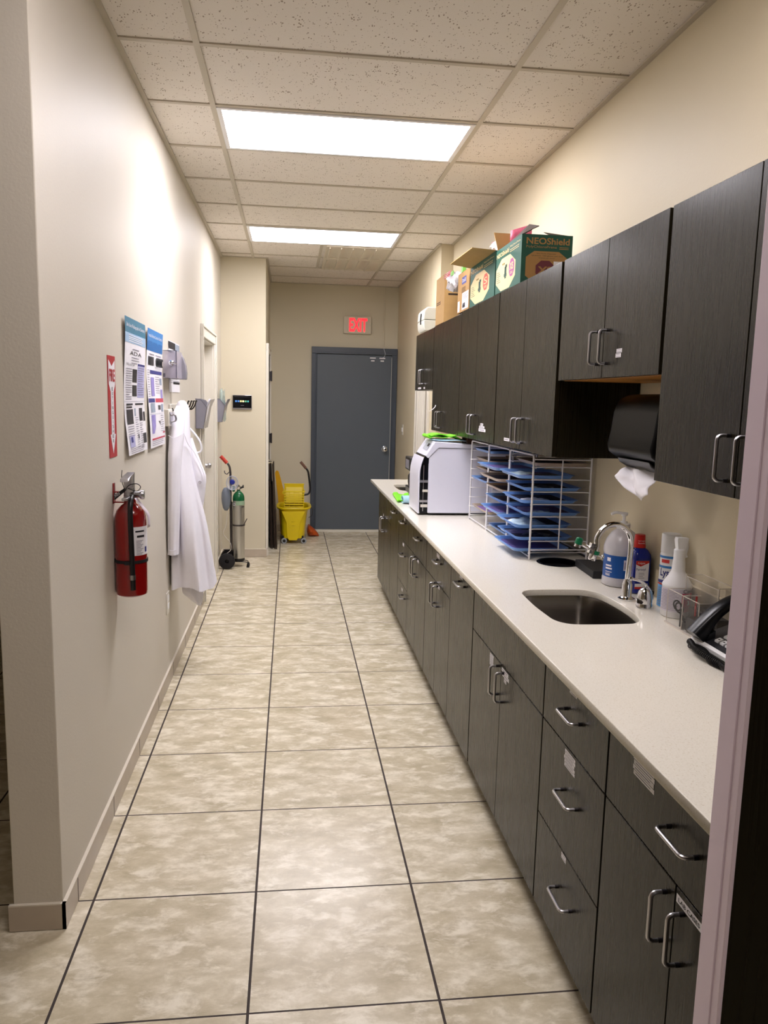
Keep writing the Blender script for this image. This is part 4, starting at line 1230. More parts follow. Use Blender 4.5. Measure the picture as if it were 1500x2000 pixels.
dgp = bpy.context.evaluated_depsgraph_get(); dgp.update()
me = bpy.data.meshes.new_from_object(co.evaluated_get(dgp))
bpy.data.objects.remove(co)
me.materials.clear(); me.materials.append(MQ)
wt = bpy.data.objects.new('worktop', me); COL.objects.link(wt); wt.location = (0, OY, ZC - .012)
tag(wt, 'long cream quartz worktop with two sinks running along the right wall', 'worktop')
b = MB().m(wall_mat('splash_paint', 'd2c6aa', .4)); b.box(WR - .016, WR - .0005, .9, 2.625, ZC + .001, ZC + .10); w = b.build('backsplash', bevel=.002); tag(w, 'low cream backsplash strip behind the spray bottles, along the right wall', 'backsplash')
b = MB().m(MBLK); b.box(WR - .012, WR - .0005, 2.627, 6.55, ZC + .001, ZC + .008); w = b.build('seam_strip'); tag(w, 'thin black seam where the worktop meets the right wall', 'seam')
def sink(P, lab, deep=.17):
    cx = sum(p[0] for p in P) / len(P); cy = sum(p[1] for p in P) / len(P)
    t = thing('sink', lab, 'sink', (cx, cy, ZC - .024 - deep), 'undermount steel sinks')
    Q = rsm(P)
    def ring(s, z): return [(cx + (x - cx) * s, cy + (y - cy) * s, z) for x, y in Q]
    zt = ZC - .0245
    b = MB().m(MSINK)
    b.loft([ring(1.03, zt), ring(1.0, zt), ring(.985, zt - .01), ring(.96, zt - .08), ring(.93, zt - .14), ring(.87, zt - .163), ring(.6, zt - deep), ring(.12, zt - deep - .003)], caps=False)
    b.build('basin', t, smooth=60)
    b = MB().m(MCH); b.lathe([(0, 0), (.045, 0), (.05, .004), (.038, .005), (.03, .001), (0, .001)], (cx, cy, zt - deep - .001), 24); b.build('drain', t)
    return t
sink(SK1, 'near steel undermount sink below the chrome faucet'); sink(SK2, 'far steel undermount sink near the end of the worktop')
t = thing('waste_chute', 'round black-rimmed waste hole in the worktop beside the wire rack', 'waste chute', (HC[0], HC[1], ZC - .13))
b = MB().m(MBLKG); b.lathe([(HR - .006, -.02), (HR - .008, .002), (HR + .001, .0045), (HR + .005, .002), (HR + .0045, .0003), (HR - .003, .0003), (HR - .003, -.02)], (HC[0], HC[1], ZC), 48, ring=True); b.build('rim', t, smooth=60)
b = MB().m(MRUB); b.loft([[(HC[0] + (HR - .004) * s * math.cos(a), HC[1] + (HR - .004) * s * math.sin(a), z) for a in [2 * PI * k / 40 for k in range(40)]] for s, z in ((1, ZC - .002), (.99, ZC - .06), (.95, ZC - .12), (.2, ZC - .125))], caps=False); b.build('liner', t, smooth=60)

# ================================================================== WALL CABINETS
UX = 1.0
UT, UB, US = 2.088, 1.357, 1.647
def wall_unit(lab, y0, y1, ys, zb, hz, top=UT, hy=.038, under=None):
    t = thing('wall_cabinet', lab, 'wall cabinet', ((UX + WR) / 2, (y0 + y1) / 2, zb), 'dark wall cabinets')
    carcass(t, UX, y0 + .0005, y1 - .0005, zb, top, BK, toe=False, topp=True, under=under)
    a, c = dbl(t, y0, y1, ys, z1=top, hz=hz, hy=hy, z0=zb, fx=UX)
    return t, a, c
wall_unit('nearest tall wall cabinet at the right edge, no label', 1.215, 2.035, 1.637, UB, 1.447, hy=.038)
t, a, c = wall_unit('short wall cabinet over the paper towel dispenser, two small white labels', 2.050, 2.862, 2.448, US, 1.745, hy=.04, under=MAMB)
sticker(c, UX, 2.30, 2.34, 1.722, 1.734); sticker(c, UX, 2.305, 2.345, 1.708, 1.720)
t, a, c = wall_unit('tall wall cabinet beside the dark niche, one wide label low on its far door', 2.885, 3.748, 3.32, UB, 1.443)
sticker(a, UX, 3.48, 3.57, 1.386, 1.400, 1)
t, a, c = wall_unit('tall wall cabinet with a pyramid of three labels, above the wire rack', 3.757, 4.596, 4.19, UB, 1.44)
sticker(c, UX, 3.925, 4.075, 1.409, 1.424, 1); sticker(c, UX, 3.95, 4.065, 1.426, 1.438, 1); sticker(c, UX, 3.98, 4.04, 1.440, 1.452, 1)
t, a, c = wall_unit('tall wall cabinet over the white sterilizer, hanging paper tag by its pulls', 4.60, 5.484, 5.16, UB, 1.44, top=2.08)
sticker(a, UX, 5.30, 5.38, 1.383, 1.395, 1)
b = MB().m(MPAP); b.sheet(lambda u, v: (UX - .006 - .02 * v * v + .0 * u, 5.30 + .03 * u + .14 * v * v, 1.535 - .045 * v), 2, 8); b.build('paper_tag', a, solid=.0006)
t, a, c = wall_unit('short wall cabinet at the far end, two tiny labels at its lower edge', 5.493, 6.27, 5.89, 1.642, 1.742, top=2.076)
sticker(a, UX, 5.98, 6.12, 1.652, 1.665, 1); sticker(c, UX, 5.80, 5.86, 1.652, 1.665, 1)

# ---- cartons on top of the wall cabinets
Um = (0, -1, 0)
def carton(name, lab, x0, x1, y0, y1, z0, z1, ms, mi, grp=None):
    t = thing(name, lab, 'cardboard box', ((x0 + x1) / 2, (y0 + y1) / 2, z0), grp)
    b = MB(); th = .004
    b.m(ms); b.box(x0, x0 + th, y0, y1, z0, z1); b.box(x1 - th, x1, y0, y1, z0, z1); b.box(x0 + th, x1 - th, y0, y0 + th, z0, z1); b.box(x0 + th, x1 - th, y1 - th, y1, z0, z1)
    b.m(mi); b.box(x0 + th, x1 - th, y0 + th, y1 - th, z0, z0 + th)
    b.box(x0 + th, x0 + th + .001, y0 + th, y1 - th, z0, z1 - .0005); b.box(x1 - th - .001, x1 - th, y0 + th, y1 - th, z0, z1 - .0005)
    b.box(x0 + th, x1 - th, y0 + th, y0 + th + .001, z0, z1 - .0005); b.box(x0 + th, x1 - th, y1 - th - .001, y1 - th, z0, z1 - .0005)
    b.build('carton_body', t, smooth=0)
    return t
def octa(u0, v0, u1, v1, c=.28):
    w, h = (u1 - u0) * c, (v1 - v0) * c
    return [(u0 + w, v0), (u1 - w, v0), (u1, v0 + h), (u1, v1 - h), (u1 - w, v1), (u0 + w, v1), (u0, v1 - h), (u0, v0 + h)]
def opoly(b, O, U, V, pts, lift):
    O, U, V = Vector(O), Vector(U), Vector(V); N = U.cross(V).normalized() * lift
    b.poly([O + U * p[0] + V * p[1] + N for p in pts])
def glove_side(t, x, y0, y1, z0, z1, size, mc):
    w = y1 - y0; h = z1 - z0
    O = (x, y1, z0)
    b = MB().m(MCREAM)
    opoly(b, O, Um, UZ, octa(.03 * w, .02 * h, .80 * w, .74 * h), .0006)
    b.m(MCREAM); b.text('NEOShield', (x, y1 - .03 * w, z0 + .80 * h), Um, UZ, .50 * w, .10 * h, .001); b.text('PolyChloroPrene', (x, y1 - .57 * w, z0 + .87 * h), Um, UZ, .38 * w, .05 * h, .001)
    b.lines(O, Um, UZ, .57 * w, .95 * w, .83 * h, 2, .04 * h, .012 * h, .001, 4)
    b.m(mc); opoly(b, O, Um, UZ, octa(.56 * w, .24 * h, .76 * w, .62 * h), .0012)
    b.m(MCREAM); b.text(size, (x, y1 - .595 * w, z0 + .38 * h), Um, UZ, .13 * w, .16 * h, .0018); b.lines(O, Um, UZ, .61 * w, .72 * w, .34 * h, 2, .03 * h, .012 * h, .0018, 4)
    b.m(MTEALD); b.rect(O, Um, UZ, .38 * w, .36 * h, .46 * w, .52 * h, .0012); b.rect(O, Um, UZ, .41 * w, .50 * h, .48 * w, .56 * h, .0012); b.rect(O, Um, UZ, .36 * w, .30 * h, .47 * w, .37 * h, .0012); b.rect(O, Um, UZ, .39 * w, .26 * h, .45 * w, .30 * h, .0012)
    for k in range(6):
        b.rect(O, Um, UZ, .07 * w, (.46 - .045 * k) * h, (.17 + .03 * (k % 3)) * w, (.472 - .045 * k) * h, .0012)
    b.m(pm('pencil_scrawl', '9a7d4e', .7)); b.tube([(x - .001, y1 - w * (.28 + .012 * k), z0 + h * (.60 + .025 * math.sin(k * 2.4))) for k in range(10)], .0009, 4)
    b.build('printing', t, smooth=0)
Z0 = UT + .001
t = carton('glove_carton', 'nearest dark green glove carton with big NEOShield lettering and XS octagon', UX + .004, 1.235, 3.44, 3.868, Z0, 2.297, MTEAL, MCARD, 'green glove cartons on the wall cabinets')
glove_side(t, UX + .004, 3.44, 3.868, Z0, 2.297, 'XS', MPURP)
b = MB(); O = (UX + .004, 3.44, Z0); w, h = .231, .208; Ux = (1, 0, 0)
b.m(MCREAMD); opoly(b, O, Ux, UZ, octa(.09 * w, .02 * h, .90 * w, .66 * h, .2), .0006); b.text('NEOShield', (O[0] + .09 * w, O[1], O[2] + .80 * h), Ux, UZ, .85 * w, .135 * h, .001); b.text('PolyChloroPrene', (O[0] + .09 * w, O[1], O[2] + .71 * h), Ux, UZ, .60 * w, .065 * h, .001)  # same print as the side, in colours darkened for the less lit end
b.lines(O, Ux, UZ, .74 * w, .93 * w, .755 * h, 2, .03 * h, .012 * h, .001, 5)
b.m(MTEALD); b.text('Non-Sterile, Disposable', (O[0] + .30 * w, O[1], O[2] + .595 * h), Ux, UZ, .38 * w, .03 * h, .0012); b.text('Quantity: 100 gloves per box', (O[0] + .20 * w, O[1], O[2] + .55 * h), Ux, UZ, .62 * w, .03 * h, .0012); b.text('10 boxes per carton', (O[0] + .34 * w, O[1], O[2] + .505 * h), Ux, UZ, .32 * w, .028 * h, .0012)
b.m(MPURPD); opoly(b, O, Ux, UZ, octa(.29 * w, .10 * h, .66 * w, .47 * h), .0012)
b.m(MCREAMD); b.text('XS', (O[0] + .33 * w, O[1], O[2] + .19 * h), Ux, UZ, .29 * w, .16 * h, .0018)
b.m(MPAP); b.rect(O, Ux, UZ, .64 * w, .22 * h, .82 * w, .46 * h, .002)
b.build('end_print', t, smooth=0)
b = MB().m(MCARDL); b.loft([[(UX + .01, 3.862, 2.296), (1.13, 3.862, 2.296), (1.13, 3.866, 2.296), (UX + .01, 3.866, 2.296)], [(UX - .012, 3.875, 2.388), (1.14, 3.875, 2.386), (1.14, 3.879, 2.386), (UX - .012, 3.879, 2.388)]]); b.build('flap', t, smooth=0)
b = MB().m(MCARDD); b.loft([[(UX + .006, 3.445, 2.297), (UX + .006, 3.70, 2.297), (UX + .010, 3.70, 2.299), (UX + .010, 3.445, 2.299)], [(1.085, 3.46, 2.335), (1.10, 3.66, 2.385), (1.10, 3.66, 2.388), (1.085, 3.46, 2.339)]])
b.m(MCARDD); b.loft([[(1.12, 3.442, 2.298), (1.232, 3.442, 2.294), (1.232, 3.446, 2.297), (1.12, 3.446, 2.30)], [(1.12, 3.50, 2.318), (1.225, 3.52, 2.306), (1.225, 3.522, 2.309), (1.12, 3.502, 2.321)]]); b.build('flap', t, smooth=0)
t = carton('glove_carton', 'farther green glove carton with red S octagon and a flap folded out', UX + .004, 1.235, 3.885, 4.425, Z0, 2.306, MTEAL, MCARD, 'green glove cartons on the wall cabinets')
glove_side(t, UX + .004, 3.885, 4.425, Z0, 2.306, 'S', MREDP)
b = MB().m(pm('flap_inside', 'a88c58', .8, var=.06)); b.loft([[(UX + .003, 3.888, 2.304), (UX + .003, 4.42, 2.304), (UX + .006, 4.42, 2.308), (UX + .006, 3.888, 2.308)], [(.882, 3.885, 2.311), (.884, 4.42, 2.322), (.885, 4.42, 2.326), (.883, 3.885, 2.315)]]); b.build('flap', t, smooth=0)
b = MB().m(MCARDL); b.loft([[(UX + .01, 4.418, 2.306), (1.22, 4.418, 2.306), (1.22, 4.422, 2.306), (UX + .01, 4.422, 2.306)], [(UX + .01, 4.43, 2.36), (1.22, 4.43, 2.36), (1.22, 4.434, 2.36), (UX + .01, 4.434, 2.36)]]); b.build('flap', t, smooth=0)
t = carton('shipping_carton', 'creased brown carton with blue Oral-B mark and white shipping labels', UX + .004, 1.2, 4.45, 4.755, Z0, 2.318, MCARD, MCARD)
b = MB(); O = (UX + .004, 4.755, Z0); w, h = .305, .23
b.m(MPAP); b.rect(O, Um, UZ, .42 * w, .04 * h, .97 * w, .46 * h, .0008); b.rect(O, Um, UZ, .04 * w, .03 * h, .22 * w, .3 * h, .0008)
b.m(MINK); b.lines(O, Um, UZ, .48 * w, .92 * w, .42 * h, 5, .03 * h, .008 * h, .0014, 3)
for k in range(12): b.rect(O, Um, UZ, (.47 + .02 * k) * w, .08 * h, (.478 + .02 * k + .006 * (k % 3)) * w, .20 * h, .0014)
b.m(MNAV); b.rect(O, Um, UZ, .36 * w, .68 * h, .74 * w, .86 * h, .0008); b.m(MPAP); b.text('Oral-B', (O[0], O[1] - .40 * w, O[2] + .725 * h), Um, UZ, .30 * w, .09 * h, .0014)
b.m(MCARDD); b.lines(O, Um, UZ, .36 * w, .72 * w, .60 * h, 4, .035 * h, .012 * h, .0012, 5)
b.build('printing', t, smooth=0)
t = carton('brown_carton', 'tall plain brown carton with two printed up arrows, farthest on the cabinets', UX + .004, 1.26, 5.18, 5.475, Z0 - .007, 2.392, MCARDL, MCARD)
b = MB(); O = (UX + .004, 5.18, Z0); w, h = .256, .30
b.m(MCARDD)
for u in (.14, .50):
    opoly(b, O, (1, 0, 0), UZ, [(u * w, .85 * h), ((u + .09) * w, .96 * h), ((u + .18) * w, .85 * h)], .001); b.rect(O, (1, 0, 0), UZ, (u + .055) * w, .64 * h, (u + .125) * w, .85 * h, .001)
b.rect(O, (1, 0, 0), UZ, .1 * w, .56 * h, .75 * w, .60 * h, .001); b.rect(O, (1, 0, 0), UZ, .1 * w, .97 * h, .85 * w, .995 * h, .001)
b.m(MCARDD); b.rect((UX + .004, 5.475, Z0), Um, UZ, .03, .12, .04, .145, .001); b.lines((UX + .004, 5.475, Z0), Um, UZ, .05, .19, .14, 2, .012, .005, .001, 4)
b.build('printing', t, smooth=0)
# bags in the cartons
MBAG = pm('milky_bag_film', 'e9e6ec', .2, alpha=.8, var=.2, scale=50)
MPK = pm('pink_zip_strip', 'd86a86', .3, var=.2, scale=80)
def crumple(name, lab, c, r, grp, seed, strip=None, mat=None):
    rr = random.Random(seed)
    t = thing(name, lab, 'plastic bag', (c[0], c[1], c[2] - r[2]), grp)
    b = MB().m(mat or MBAG)
    rings = []
    for i in range(1, 12):
        ph = PI * i / 12
        rings.append([(c[0] + r[0] * math.sin(ph) * math.cos(a) * (1 + .22 * math.sin(3 * a + seed + i)) * rr.uniform(.88, 1.1), c[1] + r[1] * math.sin(ph) * math.sin(a) * (1 + .2 * math.sin(4 * a + i * 1.3)), c[2] - r[2] * math.cos(ph) + .01 * math.sin(5 * a + i)) for a in [2 * PI * k / 22 for k in range(22)]])
    b.loft(rings); b.build('film', t, smooth=30)
    if strip:
        b = MB().m(MPK)
        for k, (p, q) in enumerate(strip):
            b.loft([[Vector(p) + Vector((0, 0, j)) for j in (0, .006)], [Vector(q) + Vector((0, 0, j)) for j in (0, .006)]], caps=False, closed=False)
        b.build('zip_strip', t, solid=.001)
    return t
crumple('zip_bag', 'white crumpled zip bag bulging out of the farther green carton', (1.09, 4.05, 2.345), (.07, .13, .045), 'zip bags in the cartons', 3, [((1.05, 4.15, 2.39), (1.13, 4.05, 2.405)), ((1.05, 4.15, 2.378), (1.13, 4.05, 2.393))])
crumple('zip_bag', 'pink-edged zip bag standing in the nearest green carton', (1.12, 3.72, 2.29), (.06, .09, .04), 'zip bags in the cartons', 5)
b = MB().m(MPK); b.sheet(lambda u, v: (1.05 + .10 * u, 3.80 - .02 * u, 2.31 + .075 * v + .03 * u), 6, 2)
b.m(MBAG)
tp = b.build('zip_bag', solid=.001); tag(tp, 'flat pink zip bag top sticking up behind the flap of the nearest carton', 'plastic bag', 'zip bags in the cartons')
crumple('zip_bag', 'clear zip bag with pink strip drooping over the creased brown carton', (1.02, 4.90, 2.30), (.055, .12, .055), 'zip bags in the cartons', 9, [((.965, 4.80, 2.345), (.965, 5.0, 2.35)), ((.962, 4.80, 2.333), (.962, 5.0, 2.338)), ((.96, 4.80, 2.321), (.96, 5.0, 2.326))])
b = MB().m(pm('green_packet', '6fae4a', .4)); b.box(.957, .963, 4.70, 4.76, 2.31, 2.335); b.box(1.0, 1.02, 4.62, 4.66, 2.318, 2.35); tp = b.build('green_packet'); tag(tp, 'small green packet in the drooping zip bag on the brown carton', 'packet')

# ================================================================== THINGS ON THE WORKTOP
ZW = ZC + .0005
# sterilizer
t = thing('sterilizer', 'large white boxy sterilizer with its curved door ajar on the worktop', 'sterilizer', (1.04, 4.78, ZW))
MSTL = pm('lilac_white_enamel', 'dfe0f0', .3, var=.015)
my0, my1 = 4.58, 4.92
b = MB().m(MSTL)
b.prism([(.828, ZW + .014), (1.30, ZW + .014), (1.30, 1.283), (.882, 1.283), (.828, 1.226)], 'y', my0, my1); b.build('body', t, bevel=.004)
b = MB().m(MSTL); b.prism([(.806, 1.236), (.822, 1.222), (.884, 1.285), (1.302, 1.285), (1.302, 1.302), (1.15, 1.306), (.862, 1.322)], 'y', my0 - .004, my1 + .004); b.build('top_cover', t, bevel=.003)
b = MB().m(pm('panel_grey', 'b4b8c4', .3)); q = [(.8085, 1.240), (.8585, 1.3175)]
def sl(s, lift=.002): return (.806 + .056 * s - lift * .84, 1.238 + .084 * s + lift * .5)
b.loft([[(sl(.35)[0], my0 + .06, sl(.35)[1]), (sl(.35)[0], my0 + .22, sl(.35)[1])], [(sl(.8)[0], my0 + .06, sl(.8)[1]), (sl(.8)[0], my0 + .22, sl(.8)[1])]], caps=False, closed=False)
b.m(MBLK); b.loft([[(sl(.58, .003)[0], my0 + .08, sl(.58, .003)[1]), (sl(.58, .003)[0], my0 + .14, sl(.58, .003)[1])], [(sl(.78, .003)[0], my0 + .08, sl(.78, .003)[1]), (sl(.78, .003)[0], my0 + .14, sl(.78, .003)[1])]], caps=False, closed=False)
b.build('control_panel', t, smooth=0)
b = MB().m(MSTL)
prof = [(.767, .888), (.766, 1.10), (.769, 1.15), (.779, 1.195), (.792, 1.228), (.798, 1.226), (.786, 1.19), (.778, 1.15), (.776, 1.10), (.777, .888)]
b.prism(prof, 'y', my0, my1); b.build('door', t, bevel=.004, smooth=40)
b = MB().m(MBLKG); b.box(.782, .828, my0 + .012, my1 - .012, ZW + .01, 1.19); b.prism([(.792, 1.19), (.828, 1.19), (.828, 1.222), (.806, 1.236), (.80, 1.228)], 'y', my0 + .006, my1 - .006); b.build('chamber', t)
b = MB().m(MST)
for z in (1.075, .955): b.box(.775, .827, my0 + .004, my0 + .014, z, z + .014)
b.m(MTRIM); b.box(.795, .827, my0 + .003, my0 + .013, 1.018, 1.032); b.box(.785, .827, my0 + .003, my0 + .013, .925, .942); b.m(MST).cyl((.80, my0 + .014, .90), (.80, my0 + .014, 1.18), .003, seg=8); b.build('hinge_arm', t)
b = MB().m(MBLK)
for x in (.86, 1.26):
    for y in (my0 + .03, my1 - .03): b.lathe([(.0, 0), (.016, 0), (.016, .0145), (0, .0145)], (x, y, ZW), 12)
b.box(.84, 1.29, my0 + .006, my1 - .006, ZW + .008, ZW + .014); b.build('foot', t)
def cloth(name, lab, mat, x0, x1, y0, y1, z, folds, th, amp, seed, lab2=None):
    b = MB().m(mat)
    for k in range(folds):
        b.sheet(lambda u, v: (x0 + (x1 - x0) * u + .006 * math.sin(v * 7 + seed + k), y0 + (y1 - y0) * v + .006 * math.sin(u * 6 + k), z + th * (k + .5) + amp * (.5 + .5 * math.sin(u * 9 + seed + k) * math.cos(v * 5 + k))), 24, 16)
    t = b.build(name, solid=th * .8, smooth=70); tag(t, lab, 'cloth'); return t
cloth('folded_cloth', 'pale blue folded cloth under the lime cloth on top of the sterilizer', MLBL, .86, 1.06, 4.62, 4.80, 1.323, 1, .008, .004, 2)
b = MB().m(MGRN)
b.sheet(lambda u, v: (.842 + .205 * u, 4.66 + .20 * v + .01 * math.sin(u * 7), 1.338 + .012 * math.sin(u * PI) + .006 * math.sin(u * 11 + v * 2)), 30, 10)
b.sheet(lambda u, v: (.848 + .19 * u, 4.65 + .19 * v, 1.352 + .013 * abs(math.sin(u * 5.0)) - .006 * u), 30, 10)
b.sheet(lambda u, v: (.842 - .010 * math.sin(v * PI), 4.66 + .2 * u, 1.340 + .018 * v), 10, 6)
tp = b.build('lime_cloth', solid=.006, smooth=70); tag(tp, 'bright lime green folded cloth on top of the sterilizer', 'cloth')
b = MB().m(pm('brown_carton_small', '4a2f20', .5, var=.4, scale=90)); b.box(1.06, 1.20, 4.60, 4.74, 1.3035, 1.345); tp = b.build('small_box', bevel=.002); tag(tp, 'small dark brown box on the back of the sterilizer', 'box')
b = MB().m(MGRN)
b.sheet(lambda u, v: (.742 + .115 * u - .02 * v, 5.55 - .40 * v + .01 * math.sin(u * 6), ZW + .006 + .006 * (1 + math.sin(u * 7 + v * 3)) * .5 + .010 * (1 if v in (0, 1) else 0) * (math.sin(u * 9) > .3)), 16, 20)
tp = b.build('lime_cloth', solid=.005, smooth=70); tag(tp, 'bright lime green cloth lying flat on the worktop before the far sink', 'cloth')
b = MB().m(MLBL); b.sheet(lambda u, v: (.752 + .05 * v, 5.13 + .07 * math.sin(u * 2 * PI) * (.8 + .1 * v), ZW + .026 + .024 * math.cos(u * 2 * PI)), 20, 8)
tp = b.build('rolled_cloth', solid=.003, smooth=70); tag(tp, 'small pale blue rolled cloth beside the sterilizer door', 'cloth')
# coffee maker
t = thing('coffee_maker', 'black coffee maker half hidden behind the sterilizer', 'coffee maker', (.97, 5.74, ZW))
b = MB().m(MBLK); b.box(.88, 1.12, 5.62, 5.86, ZW, .925); b.box(.98, 1.12, 5.62, 5.86, .925, 1.08); b.box(.875, 1.12, 5.62, 5.86, 1.045, 1.145); b.build('body', t, bevel=.008)
b = MB().m(MGREYT); b.box(.8735, .8755, 5.66, 5.82, 1.06, 1.125); b.build('panel', t)
b = MB().m(MSTD); b.lathe([(.0, .0), (.045, .0), (.05, .03), (.05, .08), (.035, .10), (0, .10)], (.93, 5.74, .926), 20); b.build('carafe', t)

# ---- tray racks
RX0, RX1 = 1.055, 1.318
RL = [1.286, 1.231, 1.176, 1.121, 1.066, 1.011, .956, .905]
def rack(y0, y1, lab):
    t = thing('tray_rack', lab, 'wire rack', ((RX0 + RX1) / 2, (y0 + y1) / 2, ZW), 'white wire tray racks')
    b = MB().m(MWIRE)
    r = .0047
    zt = 1.339
    b.tube([(RX0, y0, ZW), (RX0, y0, zt - .012), (RX0, y0 + .004, zt - .003), (RX0, y0 + .012, zt), (RX0, y1 - .012, zt), (RX0, y1 - .004, zt - .003), (RX0, y1, zt - .012), (RX0, y1, ZW)], r, 8)
    b.tube([(RX1, y0, ZW), (RX1, y0, zt - .012), (RX1, y0 + .012, zt), (RX1, y1 - .012, zt), (RX1, y1, zt - .012), (RX1, y1, ZW)], r, 8)
    for yy in (y0, y1):
        b.tube([(RX0, yy, zt - .018), (RX1, yy, zt - .018)], .003, 8)
        b.tube([(RX0, yy, ZW + .043), (RX1, yy, ZW + .043)], .003, 8); b.tube([((RX0 + RX1) / 2, yy, ZW + .043), ((RX0 + RX1) / 2, yy, zt - .018)], .003, 8)
    b.tube([(RX0, y0, ZW + .012), (RX0, y1, ZW + .012)], .003, 8); b.tube([(RX1, y0, ZW + .02), (RX1, y1, ZW + .02)], .003, 8)
    b.build('frame', t)
    for z in RL:
        for yy, s in ((y0, 1), (y1, -1)):
            b = MB().m(MWIRE); b.tube([(RX0 - .006, yy - .002 * s, z), (RX0, yy + .004 * s, z), (RX0 + .02, yy + .014 * s, z), (RX1 - .02, yy + .014 * s, z), (RX1, yy + .001, z)], .0026, 6); b.build('rung', t)
    return t
rack(3.272, 3.636, 'nearest white wire rack section, full of blue trays, beside the waste hole')
rack(3.645, 4.036, 'middle white wire rack section on the worktop')
rack(4.045, 4.438, 'farthest white wire rack section, touching the sterilizer')
def tray(lab, x0, y0, y1, rung, mat, liner, Lx=.26, dx=0):
    z = RL[rung] + .0025
    x1 = x0 + Lx
    ya, yb = y0 + .020, y1 - .020
    t = thing('instrument_tray', lab, 'tray', ((x0 + x1) / 2, (ya + yb) / 2, z), 'trays in the wire racks')
    b = MB().m(mat)
    def rr_(g, zz, c=.03): return [(x, y, zz) for x, y in rrect(x0 - g, x1 + g, ya - g, yb + g, c, 4)]
    # the lip overhangs the rungs, the floor sits between them
    b.loft([rr_(-.010, z - .0), rr_(-.002, z + .0125), rr_(.004, z + .0135), rr_(.004, z + .0155), rr_(-.004, z + .015), rr_(-.0125, z + .0025)])
    b.build('tray_body', t, smooth=45)
    if liner:
        b = MB().m(liner); b.prism(rrect(x0 + .024, x1 - .024, ya + .024, yb - .024, .012, 3), 'z', z + .0030, z + .0038); b.build('paper_liner', t, smooth=0)
    return t, z
a0, a1 = 3.272, 3.636; m0, m1 = 3.645, 4.036; f0, f1 = 4.045, 4.438
tray('beige tray set deep on the top rung of the nearest rack section', 1.075, a0, a1, 0, MTBEI, MLIND, .25)
near = [(.995, 1, 'topmost blue tray of the nearest rack section, with clear packs on it'), (1.028, 2, 'second blue tray down in the nearest rack section'), (1.015, 3, 'blue tray third from the top in the nearest rack section, white tissue on it'),
        (1.030, 4, 'blue tray in the middle of the nearest rack section, violet pouch on it'), (.992, 5, 'blue tray third from the bottom, nearest rack section, with a clear bag'), (.998, 6, 'blue tray second from the bottom in the nearest rack section'), (.985, 7, 'lowest blue tray of the nearest rack section, empty with a violet liner')]
for x0, rg, lb in near:
    tray(lb, x0, a0, a1, rg, MBLUE, MLIN if rg in (1, 4, 7) else MLIND)
mid = [(.985, 1, MBLUE, MLIN, 'uppermost blue tray jutting from the middle rack section'), (1.0, 2, MTBEI, MLIND, 'upper beige tray of the middle rack section'), (1.035, 3, MTBEI, MLIND, 'lower beige tray of the middle rack section'),
       (1.035, 4, MBLUE, MLIND, 'blue tray just under the beige ones in the middle rack section'), (1.012, 5, MBLUE, MLIN, 'blue tray with violet liner low in the middle rack section'), (1.06, 7, MBLUE, MLIND, 'blue tray pushed back at the bottom of the middle rack section')]
for x0, rg, mt, ln, lb in mid: tray(lb, x0, m0, m1, rg, mt, ln)
far = [(1.06, 0, MBLUE, MLIND, 'blue tray on the top rung of the farthest rack section'), (1.075, 1, MTBEI, MLIND, 'upper beige tray of the farthest rack section'), (1.075, 2, MTBEI, MLIND, 'second beige tray of the farthest rack section'),
       (1.05, 3, MBLUE, MLIND, 'blue tray halfway down the farthest rack section'), (1.06, 6, MTBEI, pm('bright_violet_liner', '8a6cae', .7), 'beige tray with bright violet liner low in the farthest rack section')]
for x0, rg, mt, ln, lb in far: tray(lb, x0, f0, f1, rg, mt, ln, .25)
MTIS = pm('white_tissue', 'dfe3ee', .8); MVP = pm('violet_pouch', '8a7fae', .3, var=.4, scale=70, alpha=.9); MNVP = pm('dark_instruments', '2a2d3e', .3, var=.5, scale=80)
def pouch(lab, x, y, rung, mat, lx, ly, rot, seed, cat='pouch', nm='instrument_pouch', hh=.012):
    z = RL[rung] + .0068
    b = MB().m(mat)
    c, s = math.cos(rot), math.sin(rot)
    def fn(u, v):
        p, q = (u - .5) * lx, (v - .5) * ly
        hgt = hh * math.sin(PI * u) ** .6 * math.sin(PI * v) ** .6 * (.7 + .3 * math.sin(u * 13 + seed) * math.cos(v * 9 + seed))
        return (x + p * c - q * s, y + p * s + q * c, z + max(0, hgt))
    b.sheet(fn, 18, 14); b.sheet(lambda u, v: (fn(u, v)[0], fn(u, v)[1], z), 2, 2)
    t = b.build(nm, smooth=50); tag(t, lab, cat, 'packs on the trays'); return t
pouch('clear pack at the front corner of the topmost near blue tray', 1.07, 3.50, 1, MPOUCH, .13, .10, .5, 1)
pouch('dark instrument pack at the back of the topmost near blue tray', 1.17, 3.42, 1, MNVP, .10, .14, .2, 2)
pouch('dark instrument pack on the second near blue tray', 1.13, 3.43, 2, MNVP, .14, .10, -.4, 3)
pouch('white pack beside the dark one on the second near blue tray', 1.09, 3.36, 2, MPOUCH, .10, .05, -.5, 4)
pouch('crumpled white tissue on the third near blue tray', 1.11, 3.40, 3, MTIS, .13, .05, -.35, 5, 'tissue', 'tissue')
pouch('dark pack behind the tissue on the third near blue tray', 1.12, 3.50, 3, MNVP, .12, .08, .1, 6)
pouch('violet pouch on the middle near blue tray', 1.13, 3.48, 4, MVP, .15, .13, -.3, 7)
pouch('clear pack at the back corner of the middle near blue tray', 1.13, 3.36, 4, MPOUCH, .12, .05, -.4, 8)
pouch('clear crinkled bag on the third tray from the bottom', 1.08, 3.44, 5, MPOUCH, .14, .15, .3, 9, hh=.026)
pouch('violet pouch on the tray second from the bottom', 1.07, 3.50, 6, MVP, .12, .10, -.2, 10)
